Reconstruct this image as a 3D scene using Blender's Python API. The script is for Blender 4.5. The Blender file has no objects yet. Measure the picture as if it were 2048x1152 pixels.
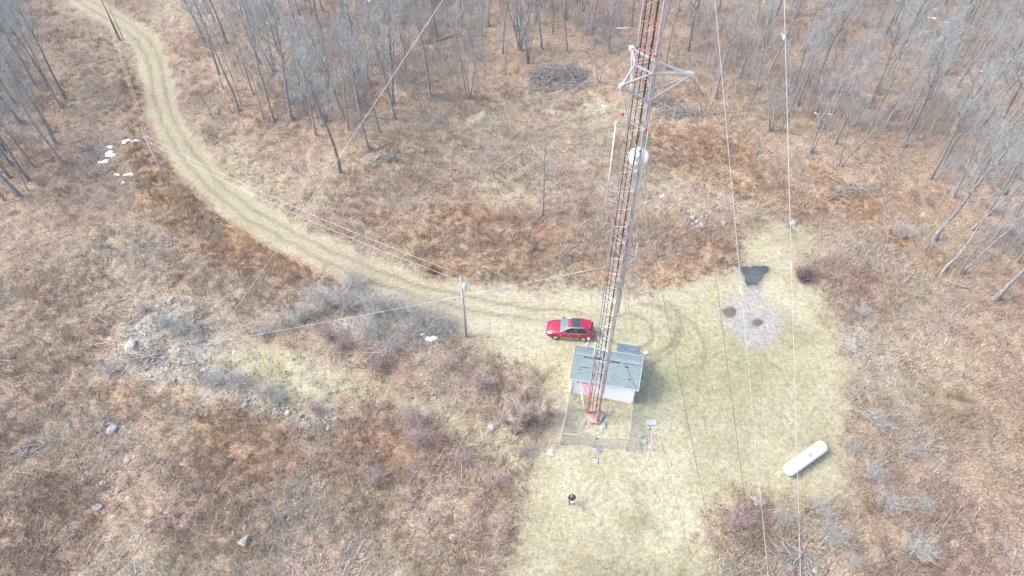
import bpy, bmesh, math, random
import numpy as np
from mathutils import Vector, Matrix, Quaternion

random.seed(7)
rng = np.random.default_rng(7)
SC = bpy.context.scene
COL = SC.collection
D2R = math.radians

# ------------------------------------------------------------------ camera
FOC, CAMH, NAD = 1365.0, 53.0, (1043.0, 1790.0)


def _basis():
    d = Vector(((NAD[0] - 1024) / FOC, -(NAD[1] - 576) / FOC, -1.0))
    u = (-d).normalized()
    f = Vector((0, 0, -1))
    y = (f - u * f.dot(u)).normalized()
    x = y.cross(u)
    return Matrix((x, y, u))


RC = _basis()


def ray(px, py):
    return RC @ Vector(((px - 1024) / FOC, -(py - 576) / FOC, -1.0))


def G(px, py, z=0.0):
    """where the line of sight through a spot of the photograph meets the height z"""
    r = ray(px, py)
    t = (z - CAMH) / r.z
    return Vector((r.x * t, r.y * t, z))


def proj(p):
    c = RC.transposed() @ (Vector(p) - Vector((0, 0, CAMH)))
    return (1024 - FOC * c.x / c.z, 576 + FOC * c.y / c.z)


def height_over(base, px, py):
    """height of the point above base seen at (px, py)"""
    r = ray(px, py)
    t = math.hypot(base.x, base.y) / math.hypot(r.x, r.y)
    return CAMH + r.z * t


cam = bpy.data.cameras.new('camera')
camo = bpy.data.objects.new('camera', cam)
COL.objects.link(camo)
camo.matrix_world = Matrix.Translation((0, 0, CAMH)) @ RC.to_4x4()
cam.sensor_width = 36
cam.lens = 36 * FOC / 2048
cam.clip_end = 6000
SC.camera = camo


# ------------------------------------------------------------------ noise
def _hash(ix, iy, seed):
    h = (ix * 374761393 + iy * 668265263 + seed * 974634777) & 0xFFFFFFFF
    h = ((h ^ (h >> 13)) * 1274126177) & 0xFFFFFFFF
    return ((h ^ (h >> 16)) & 0xFFFFFF) / float(0xFFFFFF)


def vnoise(x, y, seed=0):
    x = np.asarray(x, float); y = np.asarray(y, float)
    ix = np.floor(x).astype(np.int64); iy = np.floor(y).astype(np.int64)
    fx = x - ix; fy = y - iy
    fx = fx * fx * (3 - 2 * fx); fy = fy * fy * (3 - 2 * fy)
    a = _hash(ix, iy, seed); b = _hash(ix + 1, iy, seed)
    c = _hash(ix, iy + 1, seed); d = _hash(ix + 1, iy + 1, seed)
    return (a * (1 - fx) + b * fx) * (1 - fy) + (c * (1 - fx) + d * fx) * fy


def fbm(x, y, seed=0, octs=4):
    s = 0; a = 0.5; t = 0
    for k in range(octs):
        s = s + a * vnoise(np.asarray(x) * 2 ** k, np.asarray(y) * 2 ** k, seed + 17 * k); t += a; a *= 0.5
    return s / t


def sm(a, b, x):
    t = np.clip((x - a) / (b - a), 0, 1)
    return t * t * (3 - 2 * t)


# ------------------------------------------------------------------ materials
class NT:
    def __init__(s, name):
        s.m = bpy.data.materials.new(name)
        s.m.use_nodes = True
        s.t = s.m.node_tree
        s.b = s.t.nodes['Principled BSDF']

    def n(s, typ, **kw):
        nd = s.t.nodes.new(typ)
        for k, v in kw.items():
            if k.startswith('i_'):
                nd.inputs[k[2:].replace('_', ' ')].default_value = v
            else:
                setattr(nd, k, v)
        return nd

    def l(s, a, b):
        s.t.links.new(a, b)

    def coord(s):
        if not hasattr(s, '_c'):
            s._c = s.n('ShaderNodeTexCoord').outputs['Object']
        return s._c

    def mapped(s, scale, rot=(0, 0, 0)):
        mp = s.n('ShaderNodeMapping')
        mp.inputs['Scale'].default_value = scale
        mp.inputs['Rotation'].default_value = rot
        s.l(s.coord(), mp.inputs['Vector'])
        return mp.outputs['Vector']

    def noise(s, scale, detail=3, rough=0.55, vec=None, dist=0.0):
        nd = s.n('ShaderNodeTexNoise')
        nd.inputs['Scale'].default_value = scale
        nd.inputs['Detail'].default_value = detail
        nd.inputs['Roughness'].default_value = rough
        nd.inputs['Distortion'].default_value = dist
        s.l(vec if vec is not None else s.coord(), nd.inputs['Vector'])
        return nd.outputs['Fac']

    def ramp(s, fac, stops, interp='LINEAR'):
        r = s.n('ShaderNodeValToRGB')
        r.color_ramp.interpolation = interp
        e = r.color_ramp.elements
        while len(e) < len(stops):
            e.new(0.5)
        for k, (p, c) in enumerate(stops):
            e[k].position = p
            e[k].color = (c, c, c, 1) if isinstance(c, (int, float)) else (*c, 1)
        s.l(fac, r.inputs['Fac'])
        return r.outputs['Color']

    def mix(s, fac, a, b, typ='MIX'):
        m = s.n('ShaderNodeMix', data_type='RGBA', blend_type=typ)
        for sock, v in ((m.inputs['Factor'], fac), (m.inputs['A'], a), (m.inputs['B'], b)):
            if isinstance(v, (int, float)):
                sock.default_value = v
            elif isinstance(v, tuple):
                sock.default_value = (*v, 1)
            else:
                s.l(v, sock)
        return m.outputs['Result']

    def math(s, op, a, b=0.0):
        m = s.n('ShaderNodeMath', operation=op)
        for sock, v in ((m.inputs[0], a), (m.inputs[1], b)):
            if isinstance(v, (int, float)):
                sock.default_value = v
            else:
                s.l(v, sock)
        return m.outputs[0]

    def bump(s, fac, strength=0.4, dist=0.05):
        b = s.n('ShaderNodeBump')
        b.inputs['Strength'].default_value = strength
        b.inputs['Distance'].default_value = dist
        s.l(fac, b.inputs['Height'])
        s.l(b.outputs['Normal'], s.b.inputs['Normal'])

    def out(s, color, rough=0.8, metal=0.0, spec=0.3):
        if isinstance(color, tuple):
            s.b.inputs['Base Color'].default_value = (*color, 1)
        else:
            s.l(color, s.b.inputs['Base Color'])
        s.b.inputs['Roughness'].default_value = rough
        s.b.inputs['Metallic'].default_value = metal
        s.b.inputs['Specular IOR Level'].default_value = spec
        return s.m


def speckled(name, c1, c2, scale=3.0, rough=0.8, metal=0.0, c3=None, bump=0.2, lo=0.35, hi=0.65, spec=0.3):
    t = NT(name)
    f = t.noise(scale, 5, 0.65)
    stops = [(lo, c1), (hi, c2)] if c3 is None else [(lo, c1), ((lo + hi) / 2, c2), (hi, c3)]
    c = t.ramp(f, stops)
    if bump:
        t.bump(f, bump, 0.03)
    return t.out(c, rough, metal, spec)


def vcol(name, rough=0.85, vary=0.25, scale=4.0, trans=0.0):
    """plant fibre whose hue comes from each plant's own colour"""
    t = NT(name)
    a = t.n('ShaderNodeAttribute', attribute_name='Col')
    f = t.noise(scale, 2)
    c = t.mix(vary, a.outputs['Color'], t.ramp(f, [(0.3, 0.35), (0.7, 0.85)]), 'OVERLAY')
    c = t.mix(1.0, c, (.69, .69, .69), 'MULTIPLY')
    return t.out(c, rough, 0, .15)


M = {}
M['white'] = speckled('white_paint', (.80, .80, .79), (.72, .72, .70), 2.0, .5, bump=.05)
M['galv'] = speckled('galvanised_steel', (.34, .365, .38), (.48, .50, .51), 5, .5, .3, bump=.1)
M['guy'] = speckled('guy_strand', (.36, .41, .425), (.48, .53, .54), 3, .5, .1, bump=0)
M['guy_dark'] = speckled('weathered_guy_strand', (.09, .085, .085), (.15, .145, .14), 3, .6, .1, bump=0)
M['cable'] = speckled('black_cable', (.012, .012, .014), (.03, .03, .032), 4, .5, bump=0)
M['red_steel'] = speckled('red_steel', (.55, .07, .09), (.62, .16, .18), 3, .55)
M['pink_steel'] = speckled('chalky_red_steel', (.55, .17, .20), (.62, .32, .34), 2, .6)
M['beacon'] = NT('red_glass').out((.55, .01, .02), .2)
M['wood_pole'] = speckled('weathered_pole', (.33, .32, .31), (.46, .445, .425), 6, .85)
M['brown_pole'] = speckled('brown_pole', (.20, .125, .075), (.30, .20, .13), 6, .85)
M['line'] = speckled('line_wire', (.45, .41, .35), (.55, .51, .44), 3, .5, bump=0)
M['guy_fade'] = speckled('weathered_strand', (.29, .275, .265), (.38, .365, .35), 3, .6, .1, bump=0)
M['glaze'] = NT('grey_glaze').out((.35, .36, .38), .25)
M['transformer'] = speckled('transformer_paint', (.50, .55, .58), (.60, .65, .67), 4, .45)
M['concrete'] = speckled('concrete', (.27, .265, .235), (.37, .355, .32), 4, .9, bump=.3)
M['siding'] = speckled('white_siding', (.86, .88, .89), (.89, .90, .91), 1.5, .6, bump=.03)
M['trim'] = speckled('grey_trim', (.50, .52, .53), (.60, .61, .62), 3, .6)
M['dark'] = NT('dark_rubber').out((.015, .015, .016), .7)
M['chrome'] = NT('chrome').out((.75, .76, .78), .18, .9)
M['rim'] = NT('alloy').out((.70, .71, .73), .35, .2)
M['plate'] = speckled('pale_plate', (.30, .345, .345), (.40, .44, .435), 5, .7)
M['snow'] = speckled('snow', (.84, .86, .89), (.92, .93, .94), 4, .7, bump=.4)
M['rust_metal'] = speckled('rusty_steel', (.30, .13, .06), (.45, .28, .18), 8, .8)


def mat_bands(name, bands):
    t = NT(name)
    sep = t.n('ShaderNodeSeparateXYZ')
    t.l(t.coord(), sep.inputs[0])
    z = t.math('DIVIDE', sep.outputs['Z'], 64.0)
    c = t.ramp(z, [(h / 64.0, c) for h, c in bands], 'CONSTANT')
    f = t.noise(2.5, 5, .7)
    c = t.mix(t.ramp(f, [(.45, 0.0), (.7, .5)]), c, (.46, .46, .46))
    return t.out(c, .55, .1)


_w, _g = (.46, .46, .47), (.34, .365, .38)
M['tower'] = mat_bands('banded_leg_paint', ((0, (.44, .14, .165)), (4.5, (.48, .27, .29)), (8.2, (.52, .42, .44)), (10, _w), (17, (.48, .36, .37)), (24.5, _g), (34.5, (.40, .31, .32)), (48, (.58, .17, .2))))
M['brace'] = mat_bands('banded_brace_paint', ((0, (.44, .13, .155)), (4.5, (.54, .29, .31)), (8.2, (.58, .47, .49)), (10, (.54, .54, .55)), (17, (.47, .33, .345)), (24.5, _g), (33.2, (.36, .13, .15)), (48, (.58, .17, .2))))



def mat_bark(name, c1, c2, c3, big=1.2):
    t = NT(name)
    f = t.noise(9, 4, .7, t.mapped((1, 1, .35)))
    g = t.noise(big, 3, .6)
    c = t.ramp(f, [(.34, c1), (.5, c2), (.66, c3)])
    c = t.mix(t.ramp(g, [(.52, 0.0), (.66, .55)]), c, c1)
    t.bump(f, .4, .03)
    return t.out(c, .9, 0, .15)


M['bark'] = mat_bark('grey_bark', (.11, .107, .102), (.24, .237, .23), (.41, .415, .40))
M['bark_pale'] = mat_bark('pale_bark', (.14, .135, .12), (.27, .262, .235), (.39, .38, .345))
M['bark_dark'] = mat_bark('dark_bark', (.08, .077, .073), (.18, .178, .172), (.33, .33, .32))
M['twig'] = speckled('grey_twigs', (.265, .278, .278), (.37, .385, .383), .5, .9, bump=0)
M['twig_mauve'] = speckled('mauve_grey_twigs', (.27, .262, .262), (.365, .355, .355), .5, .9, bump=0)
M['twig_blue'] = speckled('lichen_grey_twigs', (.255, .29, .29), (.37, .41, .41), .5, .9, bump=0)
M['deadwood'] = mat_bark('dead_wood', (.13, .12, .105), (.27, .25, .23), (.40, .38, .355), 3)
M['rock'] = speckled('grey_rock', (.17, .185, .185), (.30, .315, .31), 3.0, .9, c3=(.42, .43, .41), bump=.6, lo=.3, hi=.7)
M['rock_pale'] = speckled('pale_rock', (.27, .28, .255), (.38, .39, .36), 3.0, .9, c3=(.50, .50, .47), bump=.6, lo=.3, hi=.7)
M['fibre'] = vcol('plant_fibre')


# ------------------------------------------------------------------ mesh helpers
def link(o, parent=None):
    COL.objects.link(o)
    if parent is not None:
        o.parent = parent
    return o


def fast_mesh(name, V, F, col=None, quads=False, smooth=False):
    V = np.ascontiguousarray(V, dtype=np.float32); F = np.ascontiguousarray(F, dtype=np.int32)
    k = F.shape[1]
    me = bpy.data.meshes.new(name)
    me.vertices.add(len(V)); me.vertices.foreach_set('co', V.ravel())
    me.loops.add(F.size); me.loops.foreach_set('vertex_index', F.ravel())
    me.polygons.add(len(F))
    me.polygons.foreach_set('loop_start', np.arange(0, F.size, k, dtype=np.int32))
    if col is not None:
        for nm, c in (col.items() if isinstance(col, dict) else (('Col', col),)):
            a = me.attributes.new(nm, 'FLOAT_COLOR', 'POINT')
            c = np.asarray(c, dtype=np.float32)
            if c.shape[1] == 3:
                c = np.hstack([c, np.ones((len(c), 1), np.float32)])
            a.data.foreach_set('color', np.ascontiguousarray(c).ravel())
    me.update(calc_edges=True)
    me.validate()
    if smooth:
        me.polygons.foreach_set('use_smooth', np.ones(len(F), dtype=bool))
    return me


class MB:
    """collects boxes, tubes, plates; build() links them as ONE mesh object"""

    def __init__(s):
        s.v = []; s.f = []

    def add(s, vs, fs):
        o = len(s.v)
        s.v += [tuple(v) for v in vs]
        s.f += [tuple(i + o for i in f) for f in fs]
        return s

    def tube(s, pts, rad, n=6, cap=True):
        pts = [Vector(p) for p in pts]
        if not hasattr(rad, '__len__'):
            rad = [rad] * len(pts)
        vs = []; fs = []
        ref = None
        for i, p in enumerate(pts):
            d = (pts[min(i + 1, len(pts) - 1)] - pts[max(i - 1, 0)])
            d = d.normalized() if d.length > 1e-9 else Vector((0, 0, 1))
            if ref is None:
                ref = d.orthogonal().normalized()
            ref = (ref - d * ref.dot(d)).normalized()
            b = d.cross(ref)
            for k in range(n):
                a = 2 * math.pi * k / n
                vs.append(p + (ref * math.cos(a) + b * math.sin(a)) * rad[i])
        for i in range(len(pts) - 1):
            for k in range(n):
                fs.append((i * n + k, i * n + (k + 1) % n, (i + 1) * n + (k + 1) % n, (i + 1) * n + k))
        if cap:
            fs.append(tuple(range(n - 1, -1, -1)))
            fs.append(tuple((len(pts) - 1) * n + k for k in range(n)))
        return s.add(vs, fs)

    def box(s, c, size, rz=0.0, mat=None):
        c = Vector(c)
        R = mat if mat is not None else Matrix.Rotation(rz, 3, 'Z')
        vs = [c + R @ Vector((x * size[0] / 2, y * size[1] / 2, z * size[2] / 2)) for x in (-1, 1) for y in (-1, 1) for z in (-1, 1)]
        return s.add(vs, [(0, 1, 3, 2), (4, 6, 7, 5), (0, 4, 5, 1), (2, 3, 7, 6), (0, 2, 6, 4), (1, 5, 7, 3)])

    def bar(s, a, b, w, h=None):
        a = Vector(a); b = Vector(b); d = b - a
        q = d.to_track_quat('X', 'Z').to_matrix()
        return s.box((a + b) / 2, (d.length, w, h or w), mat=q)

    def lathe(s, prof, c=(0, 0, 0), n=16, axis=None):
        """profile of (radius, height) turned round z (or round axis)"""
        R = Vector(axis).to_track_quat('Z', 'Y').to_matrix() if axis is not None else Matrix.Identity(3)
        c = Vector(c); vs = []; fs = []
        for r, z in prof:
            for k in range(n):
                a = 2 * math.pi * k / n
                vs.append(c + R @ Vector((r * math.cos(a), r * math.sin(a), z)))
        for i in range(len(prof) - 1):
            for k in range(n):
                fs.append((i * n + k, i * n + (k + 1) % n, (i + 1) * n + (k + 1) % n, (i + 1) * n + k))
        fs.append(tuple(range(n - 1, -1, -1)))
        fs.append(tuple((len(prof) - 1) * n + k for k in range(n)))
        return s.add(vs, fs)

    def build(s, name, mat, parent=None, smooth=False, bevel=0.0):
        me = bpy.data.meshes.new(name)
        me.from_pydata(s.v, [], s.f)
        me.update()
        if bevel:
            bm = bmesh.new(); bm.from_mesh(me)
            bmesh.ops.bevel(bm, geom=[e for e in bm.edges if e.calc_face_angle(0) > .6], offset=bevel, segments=2, affect='EDGES', profile=.6)
            bm.to_mesh(me); bm.free()
        if smooth:
            for p in me.polygons:
                p.use_smooth = True
        me.materials.append(mat)
        return link(bpy.data.objects.new(name, me), parent)


def thing(name, label, cat, loc=(0, 0, 0), rz=0.0, group=None):
    o = bpy.data.objects.new(name, None)
    o.empty_display_size = .3
    link(o)
    o.location = loc; o.rotation_euler = (0, 0, rz)
    return tag(o, label, cat, group)


def tag(o, label, cat=None, group=None, kind=None):
    o['label'] = label
    if cat: o['category'] = cat
    if group: o['group'] = group
    if kind: o['kind'] = kind
    return o


# ------------------------------------------------------------------ ground zones, in metres
def WP(poly):
    return np.array([G(*p)[:2] for p in poly])


def sdf(poly, X, Y):
    """signed distance, negative inside"""
    d = np.full(X.shape, 1e9); inside = np.zeros(X.shape, bool)
    n = len(poly)
    for i in range(n):
        x0, y0 = poly[i]; x1, y1 = poly[(i + 1) % n]
        ex, ey = x1 - x0, y1 - y0
        t = np.clip(((X - x0) * ex + (Y - y0) * ey) / (ex * ex + ey * ey + 1e-12), 0, 1)
        d = np.minimum(d, np.hypot(X - x0 - t * ex, Y - y0 - t * ey))
        c = ((y0 > Y) != (y1 > Y)) & (X < (x1 - x0) * (Y - y0) / (y1 - y0 + 1e-12) + x0)
        inside ^= c
    return np.where(inside, -d, d)


def linedist(line, X, Y):
    d = np.full(X.shape, 1e9); side = np.zeros(X.shape)
    for i in range(len(line) - 1):
        x0, y0 = line[i]; x1, y1 = line[i + 1]
        ex, ey = x1 - x0, y1 - y0
        t = np.clip(((X - x0) * ex + (Y - y0) * ey) / (ex * ex + ey * ey), 0, 1)
        dd = np.hypot(X - x0 - t * ex, Y - y0 - t * ey)
        s = np.sign(ex * (Y - y0) - ey * (X - x0))
        m = dd < d
        side = np.where(m, s, side); d = np.where(m, dd, d)
    return d, side


def smooth_line(pts, k=3):
    p = np.array(pts, float)
    for _ in range(k):
        q = np.empty((2 * len(p) - 2, 2)); q[0::2] = .75 * p[:-1] + .25 * p[1:]; q[1::2] = .25 * p[:-1] + .75 * p[1:]
        p = np.vstack([p[:1], q, p[-1:]])
    return p


CLEAR = WP([(815, 585), (900, 563), (1000, 572), (1100, 576), (1200, 583), (1290, 592), (1360, 572), (1430, 546), (1490, 528), (1478, 498),
            (1500, 462), (1560, 440), (1620, 452), (1650, 500), (1600, 520), (1640, 575), (1690, 660), (1705, 760), (1690, 850), (1712, 940), (1690, 985),
            (1600, 1015), (1535, 990), (1470, 985), (1430, 1010), (1420, 1060), (1450, 1200), (1000, 1200), (1035, 1060), (1050, 980), (1060, 920),
            (1095, 870), (1090, 800), (1100, 745), (1040, 735), (985, 715), (950, 685), (915, 660), (870, 635), (815, 615)])
STRIP = WP([(430, 700), (560, 695), (700, 745), (860, 800), (960, 850), (1080, 870), (1060, 930), (980, 890), (880, 860), (800, 800), (690, 790), (640, 840), (560, 840), (500, 760)])
ROADC = smooth_line(WP([(90, -60), (165, 0), (215, 30), (262, 60), (300, 95), (311, 140), (320, 190), (338, 250), (374, 310), (424, 368), (485, 418), (565, 466), (655, 512), (745, 550), (835, 582), (930, 606), (1060, 628), (1180, 640), (1300, 652), (1400, 640), (1465, 600)]))
ROADL = ROADC[:]
RUSTS = [(WP([(270, 285), (330, 320), (372, 380), (430, 430), (520, 470), (610, 515), (705, 545), (690, 585), (610, 560), (490, 545), (410, 510), (320, 450), (290, 400), (270, 350), (250, 300)]), .8),
         (WP([(318, 395), (345, 375), (385, 378), (405, 400), (385, 425), (340, 425)]), 1.0), (WP([(500, 455), (600, 500), (640, 540), (560, 535), (490, 490)]), 1.0),
         (WP([(250, 120), (285, 200), (310, 280), (270, 285), (240, 200)]), .55),
         (WP([(385, 835), (450, 800), (570, 860), (600, 920), (500, 965), (400, 950)]), .5),
         (WP([(680, 840), (760, 840), (810, 900), (770, 930), (690, 920)]), .5),
         (WP([(200, 770), (330, 760), (400, 800), (330, 850), (220, 840)]), .4),
         (WP([(1620, 330), (1760, 400), (1740, 440), (1640, 390)]), .8),
         (WP([(720, 430), (900, 400), (1080, 440), (1220, 470), (1210, 575), (1000, 565), (860, 545)]), .4),
         (WP([(1290, 430), (1400, 470), (1480, 490), (1420, 550), (1280, 580)]), .45), (WP([(1290, 235), (1420, 290), (1560, 360), (1700, 440), (1600, 430), (1420, 380), (1290, 330)]), .35),
         (WP([(1380, 250), (1500, 300), (1520, 340), (1380, 320)]), .6),
         (WP([(1780, 460), (1870, 500), (1960, 560), (1890, 560), (1790, 500)]), .6)]
LEAF = WP([(420, 190), (560, 250), (700, 310), (860, 240), (1000, 190), (1160, 200), (1300, 240), (1400, 300), (1560, 330), (1720, 400), (1850, 470), (1960, 560), (2200, 640), (2400, -120), (380, -120)])
LEAFL = WP([(-300, 460), (20, 420), (120, 350), (190, 250), (150, 120), (100, -80), (-400, -80)])
GREY = [WP([(210, 740), (250, 640), (340, 590), (440, 640), (420, 720), (520, 780), (660, 830), (650, 870), (540, 840), (380, 800), (300, 770)]),
        WP([(560, 610), (700, 540), (840, 600), (920, 650), (900, 700), (780, 700), (640, 680)]),
        WP([(1545, 545), (1600, 530), (1640, 555), (1625, 578), (1560, 570)]),
        WP([(1690, 600), (1790, 640), (1780, 760), (1720, 800), (1700, 700)])]
MUD = WP([(1468, 545), (1500, 522), (1540, 530), (1530, 560), (1535, 600), (1500, 612), (1560, 625), (1562, 640), (1550, 680), (1515, 685), (1495, 705), (1480, 670), (1440, 625), (1445, 605), (1480, 590)])
PUDDLE = WP([(1484, 537), (1492, 534), (1502, 536), (1511, 532), (1519, 534), (1530, 532), (1537, 536), (1533, 543), (1525, 547), (1523, 556), (1516, 561), (1513, 568), (1503, 566), (1496, 569), (1492, 561), (1494, 553), (1488, 546)])
POND2 = WP([(1445, 618), (1462, 612), (1474, 618), (1470, 632), (1455, 634)])
POND3 = WP([(1506, 640), (1520, 637), (1529, 643), (1520, 651), (1508, 650)])
PALE = [WP([(1500, 462), (1560, 440), (1630, 460), (1640, 500), (1560, 520), (1500, 510)]), WP([(890, 235), (1000, 215), (1020, 240), (930, 270)]),
        WP([(1150, 215), (1200, 195), (1250, 215), (1200, 240), (1150, 240)]), WP([(410, 310), (520, 300), (515, 350), (470, 375), (425, 345)]), WP([(105, 635), (150, 625), (165, 650), (120, 660)]),
        WP([(640, 385), (690, 370), (690, 400), (650, 410)])]
WETG = WP([(1230, 680), (1420, 560), (1470, 640), (1640, 690), (1660, 860), (1540, 830), (1400, 860), (1300, 800)])


WOODPOLY = {
    'left': WP([(-140, 430), (20, 420), (75, 380), (130, 290), (140, 210), (105, 100), (55, -20), (-160, -20)]),
    'middle': WP([(395, 90), (440, 200), (560, 255), (650, 290), (740, 300), (800, 240), (960, 190), (1030, 105), (1180, 100), (1290, 150), (1290, -45), (380, -45)]),
    'right': WP([(1300, -45), (1320, 140), (1400, 215), (1520, 240), (1600, 300), (1690, 320), (1790, 300), (1830, 400), (1890, 470), (1960, 560), (2060, 610), (2190, 620), (2230, -45)]),
}


def relief(x, y):
    z = (fbm(x * .06, y * .06, 3, 3) - .5) * .9 + (fbm(x * .35, y * .35, 9, 3) - .5) * .22
    flat = np.minimum(sdf(CLEAR, x, y), linedist(ROADL, x, y)[0] - 2.5)
    k = sm(0, 8, flat)
    z = z * (0.12 + .88 * k)
    for poly, h in ((GREY[0], .5), (GREY[1], .15)):
        z = z + h * sm(1, -4, sdf(poly, x, y)) * (.6 + .8 * fbm(x * .5, y * .5, 21, 2))
    for poly in (PUDDLE, POND2, POND3):
        z = z - .16 * sm(.5, -.4, sdf(poly, x, y))
    return z


def gz(x, y):
    return float(relief(np.array([float(x)]), np.array([float(y)]))[0])


def GP(px, py):
    p = G(px, py)
    p.z = gz(p.x, p.y)
    return p


def build_ground():
    def graded(lo, hi, step, far):
        core = np.arange(lo, hi + 1e-6, step)
        ext = []; s = step; p = hi
        while p < far:
            s *= 1.35; p += s; ext.append(p)
        ext2 = []; s = step; p = lo
        while p > -far:
            s *= 1.35; p -= s; ext2.append(p)
        return np.array(ext2[::-1] + list(core) + ext)
    xs = graded(-94, 92, .3, 2200); ys = graded(12, 124, .3, 2200)
    X, Y = np.meshgrid(xs, ys)
    w = (fbm(X * .5, Y * .5, 41, 4) - .5)
    w2 = (fbm(X * .5 + 31, Y * .5, 43, 4) - .5)
    wx, wy = X + w * 4.5, Y + w2 * 4.5
    clear = sm(2.3, -2.3, sdf(CLEAR, wx, wy))
    strip = sm(1.8, -1.6, sdf(STRIP, wx, wy))
    pale = np.zeros_like(X)
    for p in PALE:
        pale = np.maximum(pale, sm(1.0, -1.2, sdf(p, wx, wy)))
    rd, side = linedist(ROADL, X + w * .7, Y + w2 * .7)
    endfade = sm(G(1440, 640).x, G(960, 620).x, X)
    road = sm(2.0, 1.2, rd) * (1 - .65 * sm(G(860, 590).x, G(1010, 620).x, X)) * endfade
    verge = sm(2.7, 1.4, rd + w * 2.2) * endfade
    rutn = fbm(X * .25, Y * .25, 77, 2)
    rut = np.exp(-((rd - .75) / .19) ** 2) * (.75 + .4 * rutn) * endfade
    rust = np.zeros_like(X)
    for p, k in RUSTS:
        rust = np.maximum(rust, k * sm(1.4, -1.4, sdf(p, wx, wy)))
    leaf = np.maximum(sm(6, -6, sdf(LEAF, wx, wy)), sm(5, -5, sdf(LEAFL, wx, wy)))
    leaf *= .55 + .6 * fbm(X * .12, Y * .12, 5, 3)
    grey = np.zeros_like(X)
    for p in GREY:
        grey = np.maximum(grey, sm(2.0, -2.2, sdf(p, wx, wy)))
    mud = sm(.9, -.9, sdf(MUD, X + w * 1.8 + (vnoise(X * 1.6, Y * 1.6, 7) - .5) * 1.2, Y + w2 * 1.8 + (vnoise(X * 1.6, Y * 1.6, 8) - .5) * 1.2))
    wet = np.maximum(np.maximum(sm(.9, -.2, sdf(PUDDLE, X + w, Y + w2)), sm(.3, -.3, sdf(POND2, X + w * .5, Y))), sm(.3, -.3, sdf(POND3, X + w * .5, Y)))
    grass = np.maximum(np.maximum(clear, verge * .85), np.maximum(strip * .95, pale * .75))
    green = sm(4, -6, sdf(WETG, wx, wy)) * clear * .8 + .35 * sm(.5, .75, fbm(X * .09, Y * .09, 61, 3)) * clear + strip * .35
    dk = sm(2, -4, sdf(WP([(1200, 1000), (1400, 960), (1440, 1200), (1120, 1200)]), wx, wy)) * sm(.42, .62, fbm(X * .3, Y * .3, 15, 4))
    # tracks of tyres turning behind the shed
    for cx, cy, r, a0, a1 in ((1285, 655, 3.2, -2, 1.2), (1270, 640, 4.4, -1.4, .6), (1262, 662, 2.2, -2.6, 2.6), (1300, 690, 5.2, -.6, 1.6), (1250, 640, 5.6, -1.2, .3)):
        c = G(cx, cy)
        dd = np.abs(np.hypot(X - c.x, Y - c.y) - r)
        an = np.arctan2(Y - c.y, X - c.x)
        rut = np.maximum(rut, .8 * np.exp(-(dd / .2) ** 2) * ((an > a0) & (an < a1)))
    Z = relief(X, Y)
    Z = Z - rut * .05 * sm(.2, .6, rut) + (1 - np.maximum(clear, np.maximum(road, verge))) * ((vnoise(X * 1.7, Y * 1.7, 90) - .5) * .26 + (vnoise(X * .8, Y * .8, 91) - .5) * .3)
    zA = np.stack([grass, road, rust * (1 - grass * .8), leaf * (1 - grass)], -1).reshape(-1, 4)
    zB = np.stack([np.maximum(grey * (1 - clear), dk * .5), mud, np.clip(rut, 0, 1), green], -1).reshape(-1, 4)
    zC = np.stack([wet, fbm(X * .11, Y * .11, 33, 4), fbm(X * .45, Y * .45, 35, 3), dk], -1).reshape(-1, 4)
    zD = np.stack([leaf * (1 - grass), green, dk, dk], -1).reshape(-1, 4)
    V = np.stack([X, Y, Z], -1).reshape(-1, 3)
    ny, nx = X.shape
    idx = np.arange(ny * nx).reshape(ny, nx)
    F = np.stack([idx[:-1, :-1], idx[:-1, 1:], idx[1:, 1:], idx[1:, :-1]], -1).reshape(-1, 4)
    fr = lambda A: A[:-1, :-1].ravel()
    isroad = (fr(rd) < 1.9) & (fr(X) < G(960, 600).x)
    isclear = (fr(clear) > .5) & ~isroad
    mat = ground_material()
    for name, m, lab in (('ground', ~isroad & ~isclear, 'rough leaf covered ground of brown and mauve scrub'),
                         ('dirt_road', isroad, 'pale two rut dirt road curving down to the clearing'),
                         ('clearing', isclear, 'mown straw coloured grass clearing round the tower and shed')):
        f = F[m]
        u, inv = np.unique(f, return_inverse=True)
        me = fast_mesh(name, V[u], inv.reshape(-1, 4), {'zoneA': zA[u], 'zoneB': zB[u], 'zoneC': zC[u], 'zoneD': zD[u]}, smooth=True)
        me.materials.append(mat)
        tag(link(bpy.data.objects.new(name, me)), lab, kind='structure')


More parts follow.
